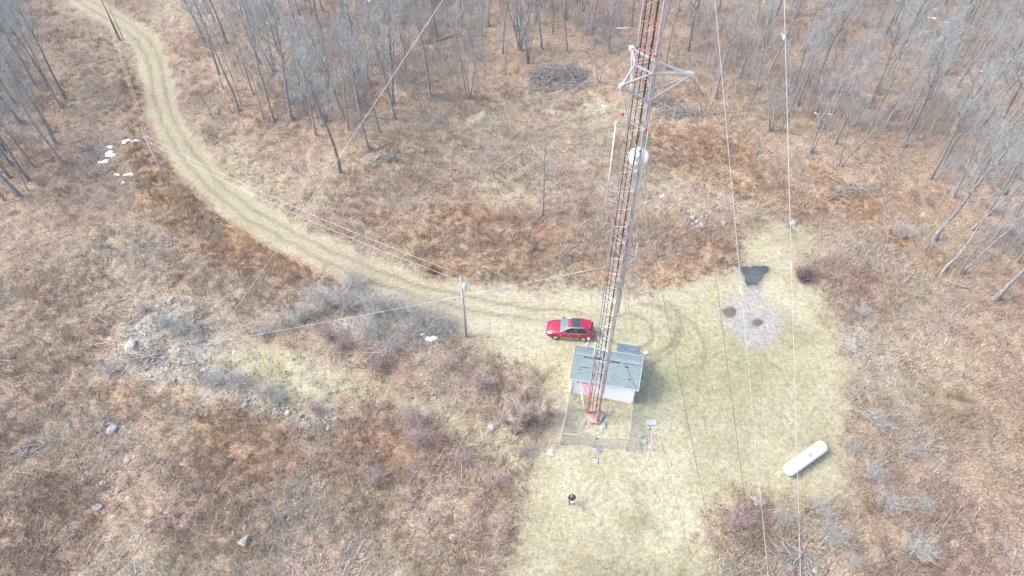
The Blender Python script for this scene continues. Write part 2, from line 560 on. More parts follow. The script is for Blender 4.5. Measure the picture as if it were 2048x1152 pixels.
def ground_material():
    t = NT('ground_cover')
    def attr(nm):
        a = t.n('ShaderNodeAttribute', attribute_name=nm)
        s = t.n('ShaderNodeSeparateColor')
        t.l(a.outputs['Color'], s.inputs[0])
        return s.outputs[0], s.outputs[1], s.outputs[2], a.outputs['Alpha']
    grass, road, rust, _ = attr('zoneA')
    grey, mud, rut, _ = attr('zoneB')
    wet, big, mid, _ = attr('zoneC')
    leaf, green, dk, _ = attr('zoneD')
    n1 = t.noise(1.1, 4, .6)
    n2 = t.noise(3.6, 5, .72)
    # strokes of flattened stems, two directions
    s1 = t.noise(1, 3, .7, t.mapped((8, 1.7, 2), (0, 0, .5)), .6)
    s2 = t.noise(1, 3, .7, t.mapped((1.8, 7.5, 2), (0, 0, .35)), .6)
    st = t.mix(t.ramp(n1, [(.45, 0.0), (.55, 1.0)]), s1, s2)
    # leaf flakes
    vo = t.n('ShaderNodeTexVoronoi', feature='F1')
    vo.inputs['Scale'].default_value = 5.6
    vo.inputs['Randomness'].default_value = 1.0
    t.l(t.mapped((1, 1.3, .2)), vo.inputs['Vector'])
    cell = t.n('ShaderNodeSeparateColor'); t.l(vo.outputs['Color'], cell.inputs[0])
    cr, cg, cb = cell.outputs
    mm = t.math('ADD', t.math('ADD', t.math('MULTIPLY', big, .8), t.math('MULTIPLY', mid, .6)), t.math('SUBTRACT', t.math('MULTIPLY', n1, .5), .45))
    field = t.ramp(mm, [(.28, (.29, .215, .165)), (.42, (.345, .27, .195)), (.56, (.38, .31, .22)), (.72, (.41, .365, .26))])
    field = t.mix(t.ramp(mid, [(.5, 0.0), (.72, .6)]), field, (.315, .24, .21))
    leafc = t.ramp(cr, [(.0, (.24, .165, .12)), (.35, (.36, .26, .185)), (.7, (.435, .33, .24)), (.93, (.52, .43, .325))])
    c = t.mix(t.math('MULTIPLY', t.ramp(cg, [(.35, 0.0), (.65, .8)]), t.math('ADD', .3, t.math('MULTIPLY', leaf, .7))), field, leafc)
    c = t.mix(t.math('MULTIPLY', leaf, .45), c, (.42, .30, .205))
    rustc = t.ramp(st, [(.3, (.34, .19, .105)), (.48, (.50, .29, .15)), (.62, (.62, .42, .22))])
    c = t.mix(t.math('MULTIPLY', rust, .65), c, rustc)
    greyc = t.ramp(n2, [(.3, (.21, .20, .175)), (.5, (.40, .39, .345)), (.7, (.55, .55, .50))])
    c = t.mix(t.math('MULTIPLY', grey, .75), c, greyc)
    grassc = t.ramp(mm, [(.25, (.375, .335, .225)), (.48, (.475, .44, .30)), (.72, (.54, .505, .37))])
    grassc = t.mix(t.math('MULTIPLY', green, .75), grassc, t.ramp(n1, [(.35, (.29, .295, .155)), (.6, (.40, .39, .225))]))
    gmask = t.math('MULTIPLY', grass, t.ramp(t.math('ADD', n2, t.math('MULTIPLY', grass, .6)), [(.62, .35), (.85, 1.0)]))
    c = t.mix(gmask, c, grassc)
    roadc = t.ramp(n2, [(.32, (.335, .295, .195)), (.52, (.43, .385, .255)), (.7, (.50, .455, .315))])
    c = t.mix(t.math('MULTIPLY', road, .8), c, roadc)
    c = t.mix(t.math('MULTIPLY', rut, .8), c, (.215, .19, .145))
    mudc = t.ramp(n2, [(.32, (.32, .30, .28)), (.5, (.41, .39, .375)), (.68, (.49, .475, .46))])
    mmask = t.math('MULTIPLY', mud, t.ramp(t.math('ADD', n2, t.math('MULTIPLY', n1, .5)), [(.5, .25), (.68, .95)]))
    c = t.mix(mmask, c, mudc)
    c = t.mix(t.math('MULTIPLY', dk, t.ramp(n2, [(.50, 1.0), (.60, .1)])), c, (.20, .20, .12))
    c = t.mix(t.math('MULTIPLY', wet, .9), c, (.15, .13, .09))
    # fine stems and gaps
    dark = t.ramp(st, [(.30, .44), (.44, .96), (.70, 1.32)])
    amt = t.math('SUBTRACT', .95, t.math('MULTIPLY', grass, .6))
    c2 = t.mix(amt, c, t.mix(1.0, c, dark, 'MULTIPLY'))
    fl = t.ramp(cb, [(.2, .72), (.5, 1.0), (.9, 1.3)])
    c2 = t.mix(t.math('SUBTRACT', .75, t.math('MULTIPLY', grass, .45)), c2, t.mix(1.0, c2, fl, 'MULTIPLY'))
    mot = t.noise(2.4, 5, .75)
    c2 = t.mix(t.math('MULTIPLY', grass, t.math('SUBTRACT', .9, t.math('MULTIPLY', road, .6))), c2, t.mix(1.0, c2, t.ramp(mot, [(.36, (.66, .67, .58)), (.5, (.97, .97, .95)), (.64, (1.12, 1.12, 1.1))]), 'MULTIPLY'))
    c2 = t.mix(1.0, c2, t.mix(grass, (.71, .705, .70), (.705, .715, .73)), 'MULTIPLY')
    t.bump(t.math('ADD', st, n2), .6, .12)
    return t.out(c2, .95, 0, .1)


build_ground()


def water(name, poly, z, lab, color, k=.25):
    p = smooth_line(np.vstack([poly, poly[:1]]), 2)[:-1]
    c = p.mean(0)
    mb = MB()
    mb.add([(x, y, z) for x, y in c + (p - c) * (1 + k)], [tuple(range(len(p)))])
    t = NT('murky_water')
    f = t.noise(.8, 3)
    t.out(t.ramp(f, [(.35, color), (.65, tuple(x * 1.5 for x in color))]), .08, 0, .5)
    return tag(mb.build(name, t.m), lab, kind='structure')


def zmean(poly):
    c = poly.mean(0)
    return gz(c[0], c[1])


water('puddle', PUDDLE, zmean(PUDDLE) + .10, 'murky grey puddle in the pale mud patch', (.05, .06, .058))
water('puddle', POND2, zmean(POND2) + .07, 'small brown puddle on the left of the mud patch', (.085, .075, .05), .0)
water('puddle', POND3, zmean(POND3) + .07, 'small brown puddle in the middle of the mud patch', (.085, .075, .05), .0)


# ------------------------------------------------------------------ ground cover (stuff)
def scatter_points(n, y0=14, y1=122):
    """random points over the visible ground, thinner towards the back"""
    y = y0 + (y1 - y0) * rng.random(n) ** 1.15
    hw = 40 + (y - 14) * .56
    x = (rng.random(n) * 2 - 1) * hw
    return x, y


def blades(X, Y, Z, H, S, per, width, colors, name, label, jit=.12, lean=None):
    """tufts of thin stems: per stems each, spread S, height H"""
    n = len(X); N = n * per
    bx = np.repeat(X, per) + rng.normal(0, 1, N) * np.repeat(S, per) * .35
    by = np.repeat(Y, per) + rng.normal(0, 1, N) * np.repeat(S, per) * .35
    bz = np.repeat(Z, per) - .03
    h = np.repeat(H, per) * (.45 + .75 * rng.random(N))
    a = rng.random(N) * 2 * np.pi
    tilt = np.repeat(S, per) * (.3 + rng.random(N))
    dx, dy = np.cos(a) * tilt, np.sin(a) * tilt
    if lean is not None:
        dx += np.repeat(lean[0], per); dy += np.repeat(lean[1], per)
    wa = rng.random(N) * np.pi
    wx, wy = np.cos(wa) * width / 2, np.sin(wa) * width / 2
    V = np.empty((N, 3, 3), np.float32)
    V[:, 0] = np.stack([bx - wx, by - wy, bz], -1)
    V[:, 1] = np.stack([bx + wx, by + wy, bz], -1)
    V[:, 2] = np.stack([bx + dx, by + dy, bz + h], -1)
    C = np.repeat(colors, per, 0) * (1 + rng.normal(0, jit, (N, 1)))
    C = np.clip(np.repeat(C[:, None, :], 3, 1), .02, .9).reshape(-1, 3)
    me = fast_mesh(name, V.reshape(-1, 3), np.arange(N * 3).reshape(-1, 3), C)
    me.materials.append(M['fibre'])
    return tag(link(bpy.data.objects.new(name, me)), label, kind='stuff')


def pick(pal, u):
    pal = np.array(pal)
    return pal[np.minimum((u * len(pal)).astype(int), len(pal) - 1)]


def ground_cover():
    # low scrub over everything that is not grass or road
    x, y = scatter_points(95000)
    open_ = np.minimum(np.minimum(sdf(CLEAR, x, y), linedist(ROADL, x, y)[0] - 3.0), sdf(MUD, x, y))
    st = sdf(STRIP, x + fbm(x * .5, y * .5, 41, 3) * 3 - 1.5, y)
    dens = fbm(x * .13, y * .13, 55, 4)
    leafd = np.minimum(sdf(LEAF, x, y), sdf(LEAFL, x, y))
    k = (open_ > .3 + rng.normal(0, .8, len(x))) & (rng.random(len(x)) < .18 + .8 * sm(.36, .70, dens + .05 - .06 * (leafd < 0))) & ((st > .3) | (rng.random(len(x)) < .25))
    x, y, dens = x[k], y[k], dens[k]
    u = np.clip((fbm(x * .17, y * .17, 71, 3) - .5) * 2.6 + .5 + rng.normal(0, .10, len(x)), 0, .999)
    pal = [(.39, .275, .21), (.40, .295, .235), (.42, .32, .265), (.43, .33, .235), (.49, .395, .28), (.53, .46, .33), (.49, .465, .40)]
    c = pick(pal, u)
    hgt = .25 + .55 * rng.random(len(x)) * (.5 + dens)
    blades(x, y, relief(x, y), hgt, .35 + .3 * rng.random(len(x)), 10, .042, c, 'undergrowth', 'low leafless brown and mauve scrub covering the rough ground', jit=.26)
    # rust coloured bracken and long dead grass
    X = []; Y = []
    for poly, kk in RUSTS:
        lo, hi = poly.min(0), poly.max(0)
        n = int((hi - lo).prod() * 9 * kk)
        px = lo[0] + (hi[0] - lo[0]) * rng.random(n); py = lo[1] + (hi[1] - lo[1]) * rng.random(n)
        m = (sdf(poly, px, py) < .4 * rng.random(n)) & (linedist(ROADL, px, py)[0] > 2.6)
        X.append(px[m]); Y.append(py[m])
    x = np.concatenate(X); y = np.concatenate(Y)
    u = np.clip(fbm(x * .3, y * .3, 72, 3) + rng.normal(0, .13, len(x)), 0, .999)
    c = pick([(.44, .275, .175), (.51, .315, .18), (.57, .37, .21), (.60, .43, .26), (.64, .51, .34)], u)
    la = fbm(x * .2, y * .2, 73, 2) * 9
    blades(x, y, relief(x, y), .3 + .35 * rng.random(len(x)), np.full(len(x), .3), 11, .05, c, 'bracken', 'flattened rust orange bracken and dead grass', jit=.22, lean=(.35 * np.cos(la), .35 * np.sin(la)))
    # straw grass of clearing, strip, road verges
    x, y = scatter_points(60000)
    cl = np.minimum(np.minimum(sdf(CLEAR, x, y), sdf(STRIP, x, y) + .4), np.abs(linedist(ROADL, x, y)[0] - 3.0) - 1.0)
    for p in PALE:
        cl = np.minimum(cl, sdf(p, x, y))
    k = (cl < .5 * rng.random(len(x))) & (sdf(MUD, x, y) > .2) & (linedist(ROADL, x, y)[0] > 1.9 - 3 * (x > G(960, 600).x))
    x, y = x[k], y[k]
    u = np.clip(fbm(x * .15, y * .15, 74, 3) * 1.5 - .25 + rng.normal(0, .14, len(x)), 0, .999)
    c = pick([(.34, .315, .195), (.42, .385, .25), (.48, .44, .305), (.53, .49, .355), (.58, .54, .415)], u)
    blades(x, y, relief(x, y), .06 + .10 * rng.random(len(x)), np.full(len(x), .22), 8, .04, c, 'dry_grass', 'short straw coloured dead grass', jit=.2)
    # longer straw along rims and in the field
    x, y = scatter_points(30000)
    rim = np.minimum(np.abs(sdf(CLEAR, x, y) - .8), np.abs(linedist(ROADL, x, y)[0] - 3.2))
    k = ((rim < 1.6) | (fbm(x * .16, y * .16, 66, 3) > .60)) & (sdf(CLEAR, x, y) > -.8) & (linedist(ROADL, x, y)[0] > 2.2) & (rng.random(len(x)) < .6)
    x, y = x[k], y[k]
    la = fbm(x * .15, y * .15, 67, 2) * 9
    c = pick([(.46, .40, .27), (.54, .48, .33), (.60, .54, .38), (.66, .61, .46)], rng.random(len(x)))
    blades(x, y, relief(x, y), .25 + .3 * rng.random(len(x)), np.full(len(x), .3), 9, .05, c, 'straw_tufts', 'longer straw coloured grass tufts along the rims of clearing and track', jit=.2, lean=(.3 * np.cos(la), .3 * np.sin(la)))
    # thin saplings of the woodland floor
    x, y = scatter_points(22000, 50)
    k = (np.minimum(sdf(WOODPOLY['left'], x, y), np.minimum(sdf(WOODPOLY['middle'], x, y), sdf(WOODPOLY['right'], x, y))) < -1 - 5 * rng.random(len(x))) & (fbm(x * .12, y * .12, 58, 3) > .44)
    x, y = x[k], y[k]
    u = rng.random(len(x))
    c = pick([(.40, .39, .37), (.50, .49, .475), (.60, .60, .59), (.48, .44, .42)], u)
    blades(x, y, relief(x, y), 1.2 + 4.2 * rng.random(len(x)) ** 2, np.full(len(x), .5), 8, .034, c, 'woodland_thicket', 'thin grey saplings filling the floor of the woods')
    # fallen twigs and dead stalks lying about
    x, y = scatter_points(46000)
    k = (np.minimum(sdf(CLEAR, x, y), linedist(ROADL, x, y)[0] - 3) > .5) & (fbm(x * .2, y * .2, 59, 3) > .47)
    x, y = x[k], y[k]
    a = np.where(rng.random(len(x)) < .6, 2.3 + fbm(x * .05, y * .05, 60, 2) * 3, rng.random(len(x)) * 6.3)
    L = .5 + 1.6 * rng.random(len(x)) ** 2
    c = pick([(.16, .12, .11), (.24, .19, .17), (.40, .36, .33), (.52, .48, .44), (.58, .56, .53)], rng.random(len(x)))
    blades(x, y, relief(x, y) + .04, .08 + .25 * rng.random(len(x)), np.full(len(x), .04), 1, .085, c, 'fallen_twigs', 'fallen twigs and dead stalks lying on the scrub', lean=(L * np.cos(a), L * np.sin(a)))
    # fallen leaves
    x, y = scatter_points(90000)
    k = (np.minimum(sdf(CLEAR, x, y), linedist(ROADL, x, y)[0] - 2.8) > 0) & (fbm(x * .3, y * .3, 57, 3) + .3 * rng.random(len(x)) > .55)
    x, y = x[k], y[k]; n = len(x)
    z = relief(x, y) + .03 + .08 * rng.random(n)
    a = rng.random(n) * 6.283; s = .05 + .07 * rng.random(n)
    t1 = np.stack([np.cos(a) * s, np.sin(a) * s, rng.normal(0, .4, n) * s], -1)
    t2 = np.stack([-np.sin(a) * s * .7, np.cos(a) * s * .7, rng.normal(0, .4, n) * s], -1)
    b = np.stack([x, y, z], -1)
    V = np.stack([b - t1, b - t2, b + t1, b + t2], 1).reshape(-1, 3)
    c = pick([(.24, .16, .11), (.33, .23, .16), (.40, .29, .20), (.45, .345, .245), (.49, .40, .30)], rng.random(n))
    me = fast_mesh('fallen_leaves', V, np.arange(4 * n).reshape(-1, 4), np.repeat(c, 4, 0))
    me.materials.append(M['fibre'])
    tag(link(bpy.data.objects.new('fallen_leaves', me)), 'scattered tan and brown fallen leaves', kind='stuff')


ground_cover()

# ------------------------------------------------------------------ trees
class Ribbons:
    """thin tapering twigs: one narrow triangle each"""

    def __init__(s):
        s.p = []; s.q = []; s.w = []

    def add(s, p, q, w):
        s.p.append(p); s.q.append(q); s.w.append(w)

    def arrays(s, rr):
        P = np.array(s.p); Q = np.array(s.q); W = np.array(s.w)[:, None]
        d = Q - P
        r = rr.normal(0, 1, P.shape)
        n = np.cross(d, r); n /= np.linalg.norm(n, axis=1)[:, None] + 1e-9
        V = np.stack([P - n * W / 2, P + n * W / 2, Q], 1).reshape(-1, 3)
        return V, np.arange(len(V)).reshape(-1, 3)


def rot_about(v, axis, a):
    return Quaternion(axis, a) @ v


def grow_tree(seed, H=16.0, R=.17, crown=.5, spread=1.0, stems=1, limbs=15, lean=0.0, twigs=6, tw=.026):
    """returns (trunk mesh builder, twig arrays): tapered trunk with limbs, and the fine crown"""
    r = random.Random(seed); rr = np.random.default_rng(seed)
    tk = MB(); rb = Ribbons(); cr = MB()

    def wiggle(p, d, L, n, amt, up=0.0):
        pts = [p.copy()]
        for _ in range(n):
            d = (d + Vector((r.gauss(0, amt), r.gauss(0, amt), r.gauss(0, amt * .5) + up))).normalized()
            p = p + d * (L / n); pts.append(p.copy())
        return pts, d

    def branch(p, d, L, rad, lvl):
        n = 4 if lvl == 1 else 3
        pts, dd = wiggle(p, d, L, n, .16 if lvl == 1 else .22, .07)
        rads = [rad * (1 - .8 * i / n) for i in range(n + 1)]
        (tk if lvl == 1 and rad > .035 else cr).tube(pts, rads, 4 if lvl == 1 else 3, cap=False)
        kids = (7 if L > 2 else 5) if lvl == 1 else twigs
        for k in range(kids):
            t = (.25 + .75 * (k + r.random()) / kids) * n
            i = min(int(t), n - 1)
            q = pts[i].lerp(pts[i + 1], t - i)
            ax = (pts[i + 1] - pts[i]).normalized()
            o = rot_about(ax.orthogonal().normalized(), ax, r.random() * 6.283)
            nd = (ax * .85 + o * r.uniform(.4, .9) + Vector((0, 0, .25))).normalized()
            if lvl == 1:
                branch(q, nd, L * r.uniform(.32, .55) * (1.15 - .4 * t / n), rad * .42, 2)
            else:
                e = q + nd * L * r.uniform(.35, .8)
                rb.add(tuple(q), tuple(e), tw)
                for _ in range(2):
                    m = q.lerp(e, r.uniform(.3, .8))
                    nn = (nd + Vector((r.gauss(0, .5), r.gauss(0, .5), r.gauss(0, .4)))).normalized()
                    rb.add(tuple(m), tuple(m + nn * L * r.uniform(.2, .5)), tw * .8)

    for s_ in range(stems):
        a = s_ * 6.283 / max(stems, 1) + r.random()
        d0 = Vector((math.cos(a), math.sin(a), 0)) * (.0 if stems == 1 else r.uniform(.08, .24)) + Vector((lean, lean * .3, 1))
        h = H * (1 if s_ == 0 else r.uniform(.75, .97))
        n = 9
        pts, _ = wiggle(Vector((math.cos(a), math.sin(a), 0)) * (0 if stems == 1 else R * .8) + Vector((0, 0, -.2)), d0.normalized(), h, n, .045, .02)
        rads = [R * (1.45 if i == 0 else 1) * (1 - .88 * (i / n) ** .95) / (1 if stems == 1 else 1.25) for i in range(n + 1)]
        tk.tube(pts, rads, 7, cap=False)
        nl = limbs if stems == 1 else int(limbs * .7)
        for k in range(nl):
            f = crown + (1 - crown) * (k + r.random() * .8) / nl
            f = min(f, .985)
            t = f * n; i = int(t)
            q = pts[i].lerp(pts[i + 1], t - i)
            az = k * 2.4 + r.random()
            up = r.uniform(.75, 1.5) + (f - crown) * 1.1
            dd = Vector((math.cos(az), math.sin(az), up)).normalized()
            L = spread * H * r.uniform(.13, .22) * (1.15 - .65 * (f - crown) / (1 - crown))
            branch(q, dd, L, max(.026, (rads[i] * .5)), 1)
        for k in range(r.randint(1, 4)):                          # a few dead snags low on the trunk
            f = r.uniform(.2, crown); t = f * n; i = int(t)
            q = pts[i].lerp(pts[i + 1], t - i)
            az = r.random() * 6.283
            dd = Vector((math.cos(az), math.sin(az), r.uniform(.1, .8))).normalized()
            tk.tube([q, q + dd * r.uniform(.3, .9), q + dd * r.uniform(1, 1.8) + Vector((0, 0, r.uniform(-.2, .3)))], [.03, .02, .008], 3, cap=False)
    return tk, cr, rb.arrays(rr)


def tree_meshes(name, bark, twig, **kw):
    tk, cr, (V, F) = grow_tree(**kw)
    me = bpy.data.meshes.new('trunk'); me.from_pydata(tk.v, [], tk.f); me.update()
    for p in me.polygons: p.use_smooth = True
    me.materials.append(M[bark])
    base = len(cr.v)
    cv = np.array(cr.v).reshape(-1, 3); cf = np.array(cr.f, dtype=int).reshape(-1, 4)
    tri = np.vstack([cf[:, [0, 1, 2]], cf[:, [0, 2, 3]], F + base])
    mc = fast_mesh('crown', np.vstack([cv, V]), tri)
    mc.materials.append(M[twig])
    return me, mc


KINDS = {
    'tall': [tree_meshes('a', 'bark', 'twig', seed=11 + k, H=16, R=.15 + .02 * (k % 3), crown=.45 + .04 * (k % 3), spread=.95, limbs=16) for k in range(5)],
    'blue': [tree_meshes('b', 'bark_dark', 'twig_blue', seed=31 + k, H=16, R=.19, crown=.42, spread=1.25, limbs=18) for k in range(3)],
    'forked': [tree_meshes('c', 'bark', 'twig_mauve', seed=51 + k, H=14, R=.14, crown=.42, spread=.9, stems=2 + k % 2, limbs=15) for k in range(3)],
    'thin': [tree_meshes('d', 'bark', 'twig_mauve', seed=71 + k, H=12, R=.075, crown=.5, spread=.7, limbs=11) for k in range(3)],
    'pale': [tree_meshes('e', 'bark_pale', 'twig', seed=91 + k, H=15, R=.14, crown=.5, spread=.9, limbs=12) for k in range(2)],
    'big': [tree_meshes('f', 'bark', 'twig_blue', seed=111 + k, H=18, R=.27, crown=.36, spread=1.45, limbs=20, twigs=7) for k in range(2)],
    'clump': [tree_meshes('g', 'bark_dark', 'twig_mauve', seed=131 + k, H=9, R=.10, crown=.35, spread=.9, stems=6, limbs=10) for k in range(2)],
    'lone': [tree_meshes('h', 'bark_pale', 'twig', seed=151, H=12, R=.15, crown=.38, spread=.75, limbs=15)],
}
LOOK = {'tall': 'tall bare grey tree', 'blue': 'bushy topped dark trunked bare tree', 'forked': 'forked bare grey tree', 'thin': 'thin bare young tree',
        'pale': 'pale barked bare tree', 'big': 'big broad crowned bare tree', 'clump': 'clump of slim bare stems', 'lone': 'bare tree'}
NEXT = {k: 0 for k in KINDS}
ALLTREES = []


def plant(kind, p, h, label, group, lean=(0, 0), rz=None, cat='tree'):
    v = KINDS[kind][NEXT[kind] % len(KINDS[kind])]; NEXT[kind] += 1
    base = {'tall': 16, 'blue': 16, 'forked': 14, 'thin': 12, 'pale': 15, 'big': 18, 'clump': 9, 'lone': 12}[kind]
    t = thing('bare_tree', label, cat, p, random.random() * 6.28 if rz is None else rz, group)
    if lean != (0, 0):
        q = Vector((lean[0], lean[1], 1)).normalized()
        t.rotation_euler = (Vector((0, 0, 1)).rotation_difference(q).to_matrix() @ Matrix.Rotation(random.random() * 6.28, 3, 'Z')).to_euler()
    s = h / base
    t.scale = (s * (.5 + .5 / s) if s < 1 else s, s * (.5 + .5 / s) if s < 1 else s, s)
    for nm, me in (('trunk', v[0]), ('crown', v[1])):
        link(bpy.data.objects.new(nm, me), t)
    ALLTREES.append((t, p))
    return t


FRONT = {
    'left': [(44, 248, 16, 'big'), (90, 226, 13, 'thin'), (112, 289, 17, 'tall'), (123, 216, 15, 'tall'), (133, 202, 16, 'blue'), (126, 327, 14, 'tall'), (70, 337, 15, 'tall'),
             (60, 362, 16, 'blue'), (37, 391, 16, 'big'), (56, 382, 12, 'thin'), (12, 300, 17, 'blue'), (8, 400, 15, 'tall'), (100, 180, 15, 'blue'), (70, 170, 16, 'tall'), (104, 262, 13, 'thin')],
    'middle': [(448, 180, 13, 'thin'), (478, 220, 17, 'tall'), (483, 213, 14, 'thin'), (508, 192, 14, 'pale'), (528, 236, 13, 'thin'), (547, 241, 17, 'tall'), (582, 239, 17, 'big'),
               (651, 241, 16, 'forked'), (690, 239, 15, 'tall'), (718, 241, 15, 'tall'), (737, 168, 14, 'pale'), (785, 240, 10, 'thin'), (680, 345, 17, 'blue'), (739, 303, 17, 'tall'), (697, 263, 14, 'tall'),
               (791, 240, 17, 'tall'), (813, 168, 14, 'tall'), (861, 194, 15, 'tall'), (933, 195, 15, 'pale'), (940, 193, 11, 'forked'), (970, 144, 14, 'thin'), (1010, 145, 7, 'pale'),
               (1005, 109, 16, 'tall'), (1040, 101, 12, 'clump'), (1056, 126, 9, 'clump'), (915, 55, 16, 'tall'), (1135, 98, 13, 'tall'), (1197, 166, 10, 'forked')],
    'right': [(1405, 226, 8, 'forked'), (1496, 219, 9, 'tall'), (1540, 264, 8, 'clump'), (1562, 262, 6, 'thin'), (1622, 305, 14, 'forked'), (1679, 332, 14, 'forked'), (1731, 279, 15, 'tall'), (1804, 295, 15, 'blue'),
              (1797, 326, 12, 'thin'), (1867, 478, 15, 'big'), (1946, 456, 15, 'pale'), (1820, 530, 9, 'thin'), (1922, 547, 15, 'forked'), (1989, 598, 15, 'big'),
              (1946, 368, 15, 'tall'), (1812, 240, 14, 'tall'), (1840, 260, 13, 'pale'), (1990, 330, 15, 'tall'), (2030, 430, 15, 'blue'), (2035, 520, 14, 'tall')],
}
ORD = ['first', 'second', 'third', 'fourth', 'fifth', 'sixth', 'seventh', 'eighth', 'ninth', 'tenth', 'eleventh', 'twelfth', 'thirteenth', 'fourteenth', 'fifteenth', 'sixteenth',
       'seventeenth', 'eighteenth', 'nineteenth', 'twentieth'] + ['%d%s' % (n, {1: 'st', 2: 'nd', 3: 'rd'}.get(n % 10, 'th')) for n in range(21, 90)]
WOOD = {'left': 'left woods', 'middle': 'middle woods', 'right': 'right woods'}
GROUPW = {'left': 'bare trees of the woods along the left edge', 'middle': 'bare trees of the woods between road and tower', 'right': 'bare trees of the woods on the right'}
SPECIAL = {(680, 345): 'lichen grey tree standing out in front of the middle woods', (1867, 478): 'stout tree with a smooth grey trunk in front of the right woods',
           (1946, 456): 'pale smooth tree beside the broken leaning trunk', (1989, 598): 'big rough dead tree nearest the clearing on the right',
           (1820, 530): 'thin pale young tree leaning at the front of the right woods', (1040, 101): 'clump of slim dark stems behind the brush pile', (1056, 126): 'bushy clump of stems left of the brush pile',
           (1540, 264): 'low tangle of bare arching stems at the front of the right woods', (1010, 145): 'short pale sapling left of the brush pile', (1197, 166): 'small tree just right of the brush pile',
           (1405, 226): 'small forked tree right of the torque arms', (37, 391): 'stout tree lowest in the left woods', (44, 248): 'thick dark trunk with flared foot at the left edge'}


def place_woods():
    for z in ('left', 'middle', 'right'):
        jobs = []
        taken = []
        for px, py, h, kind in FRONT[z]:
            p = GP(px, py); taken.append((p.x, p.y))
            jobs.append((p, h * 1.0, kind, SPECIAL.get((px, py))))
        poly = WOODPOLY[z]
        lo, hi = poly.min(0), poly.max(0)
        want = {'left': 42, 'middle': 98, 'right': 116}[z]
        tries = 0; n = 0; dmin = {'left': 2.3, 'middle': 3.2, 'right': 3.0}[z]
        rs = random.Random({'left': 5, 'middle': 6, 'right': 8}[z])
        while n < want and tries < 9000:
            tries += 1
            x, y = rs.uniform(lo[0], hi[0]), rs.uniform(lo[1], hi[1])
            if sdf(poly, np.array([x]), np.array([y]))[0] > -.5: continue
            if any((x - a) ** 2 + (y - b) ** 2 < dmin ** 2 for a, b in taken): continue
            if linedist(ROADL, np.array([x]), np.array([y]))[0][0] < 5: continue
            dens = float(fbm(np.array([x * .09]), np.array([y * .09]), 88, 3)[0])
            if z != 'left' and dens < .40 and rs.random() < .7: continue
            taken.append((x, y)); n += 1
            u = rs.random()
            kind = 'tall' if u < .36 else 'blue' if u < .56 else 'thin' if u < .74 else 'forked' if u < .88 else 'pale' if u < .95 else 'big'
            if z == 'left' and u < .5: kind = 'blue'
            h = {'tall': 15, 'blue': 15.5, 'thin': 11, 'forked': 13, 'pale': 14, 'big': 16}[kind] * rs.uniform(.82, 1.12)
            jobs.append((Vector((x, y, gz(x, y))), h, kind, None))
        # rows of five metres by distance from the camera, then left to right
        plain = sorted([j for j in jobs if j[3] is None], key=lambda j: j[0].y)
        rows = []
        for k in range(0, len(plain), 14):
            rows.append(sorted(plain[k:k + 14], key=lambda j: proj(j[0])[0]))
        for ri, row in enumerate(rows):
            rn = 'front row' if ri == 0 else ORD[ri] + ' row back'
            for ti, (p, h, kind, _) in enumerate(row):
                pos = 'leftmost' if ti == 0 else 'rightmost' if ti == len(row) - 1 else ORD[ti] + ' from left'
                plant(kind, p, h, '%s, %s, %s in %s' % (LOOK[kind], pos, rn, WOOD[z]), GROUPW[z])
        for p, h, kind, lab in jobs:
            if lab:
                plant(kind, p, h, lab, GROUPW[z], lean=(.25, .05) if 'leaning' in lab else (0, 0))


place_woods()
plant('lone', GP(1083, 430), 12.2, 'lone bare pale tree standing by itself left of the mast in the open scrub', None, rz=1.0)
plant('pale', GP(665, 618), 4.2, 'small bare sapling among grey bushes below the road', None)


# ------------------------------------------------------------------ bushes
def bush_mesh(seed, h, spread, stems, colors, width=.022, forks=4, upright=0.5):
    r = random.Random(seed); rr = np.random.default_rng(seed)
    rb = Ribbons(); cols = []
    for k in range(stems):
        az = r.random() * 6.283; out = spread * (r.random() ** .6) * (1 - upright * .4)
        L = h * r.uniform(.6, 1.1)
        b = Vector((r.gauss(0, spread * .12), r.gauss(0, spread * .12), -.05))
        m = b + Vector((math.cos(az) * out * .35, math.sin(az) * out * .35, L * .5))
        e = b + Vector((math.cos(az) * out, math.sin(az) * out, L * (1 - .25 * r.random())))
        c = np.array(colors[r.randrange(len(colors))]) * r.uniform(.8, 1.2)
        rb.add(tuple(b), tuple(m.lerp(e, .3)), width * 1.5); cols.append(c)
        rb.add(tuple(m), tuple(e), width); cols.append(c)
        for _ in range(forks):
            q = m.lerp(e, r.random() * .8)
            d = Vector((r.gauss(0, .6), r.gauss(0, .6), r.uniform(.3, 1.1))).normalized() * h * r.uniform(.18, .42)
            rb.add(tuple(q), tuple(q + d), width * .8); cols.append(c * r.uniform(.9, 1.15))
    V, F = rb.arrays(rr)
    C = np.repeat(np.clip(np.array(cols) * 0.9, .02, .95), 3, 0)
    me = fast_mesh('bush', V, F, C)
    me.materials.append(M['fibre'])
    return me


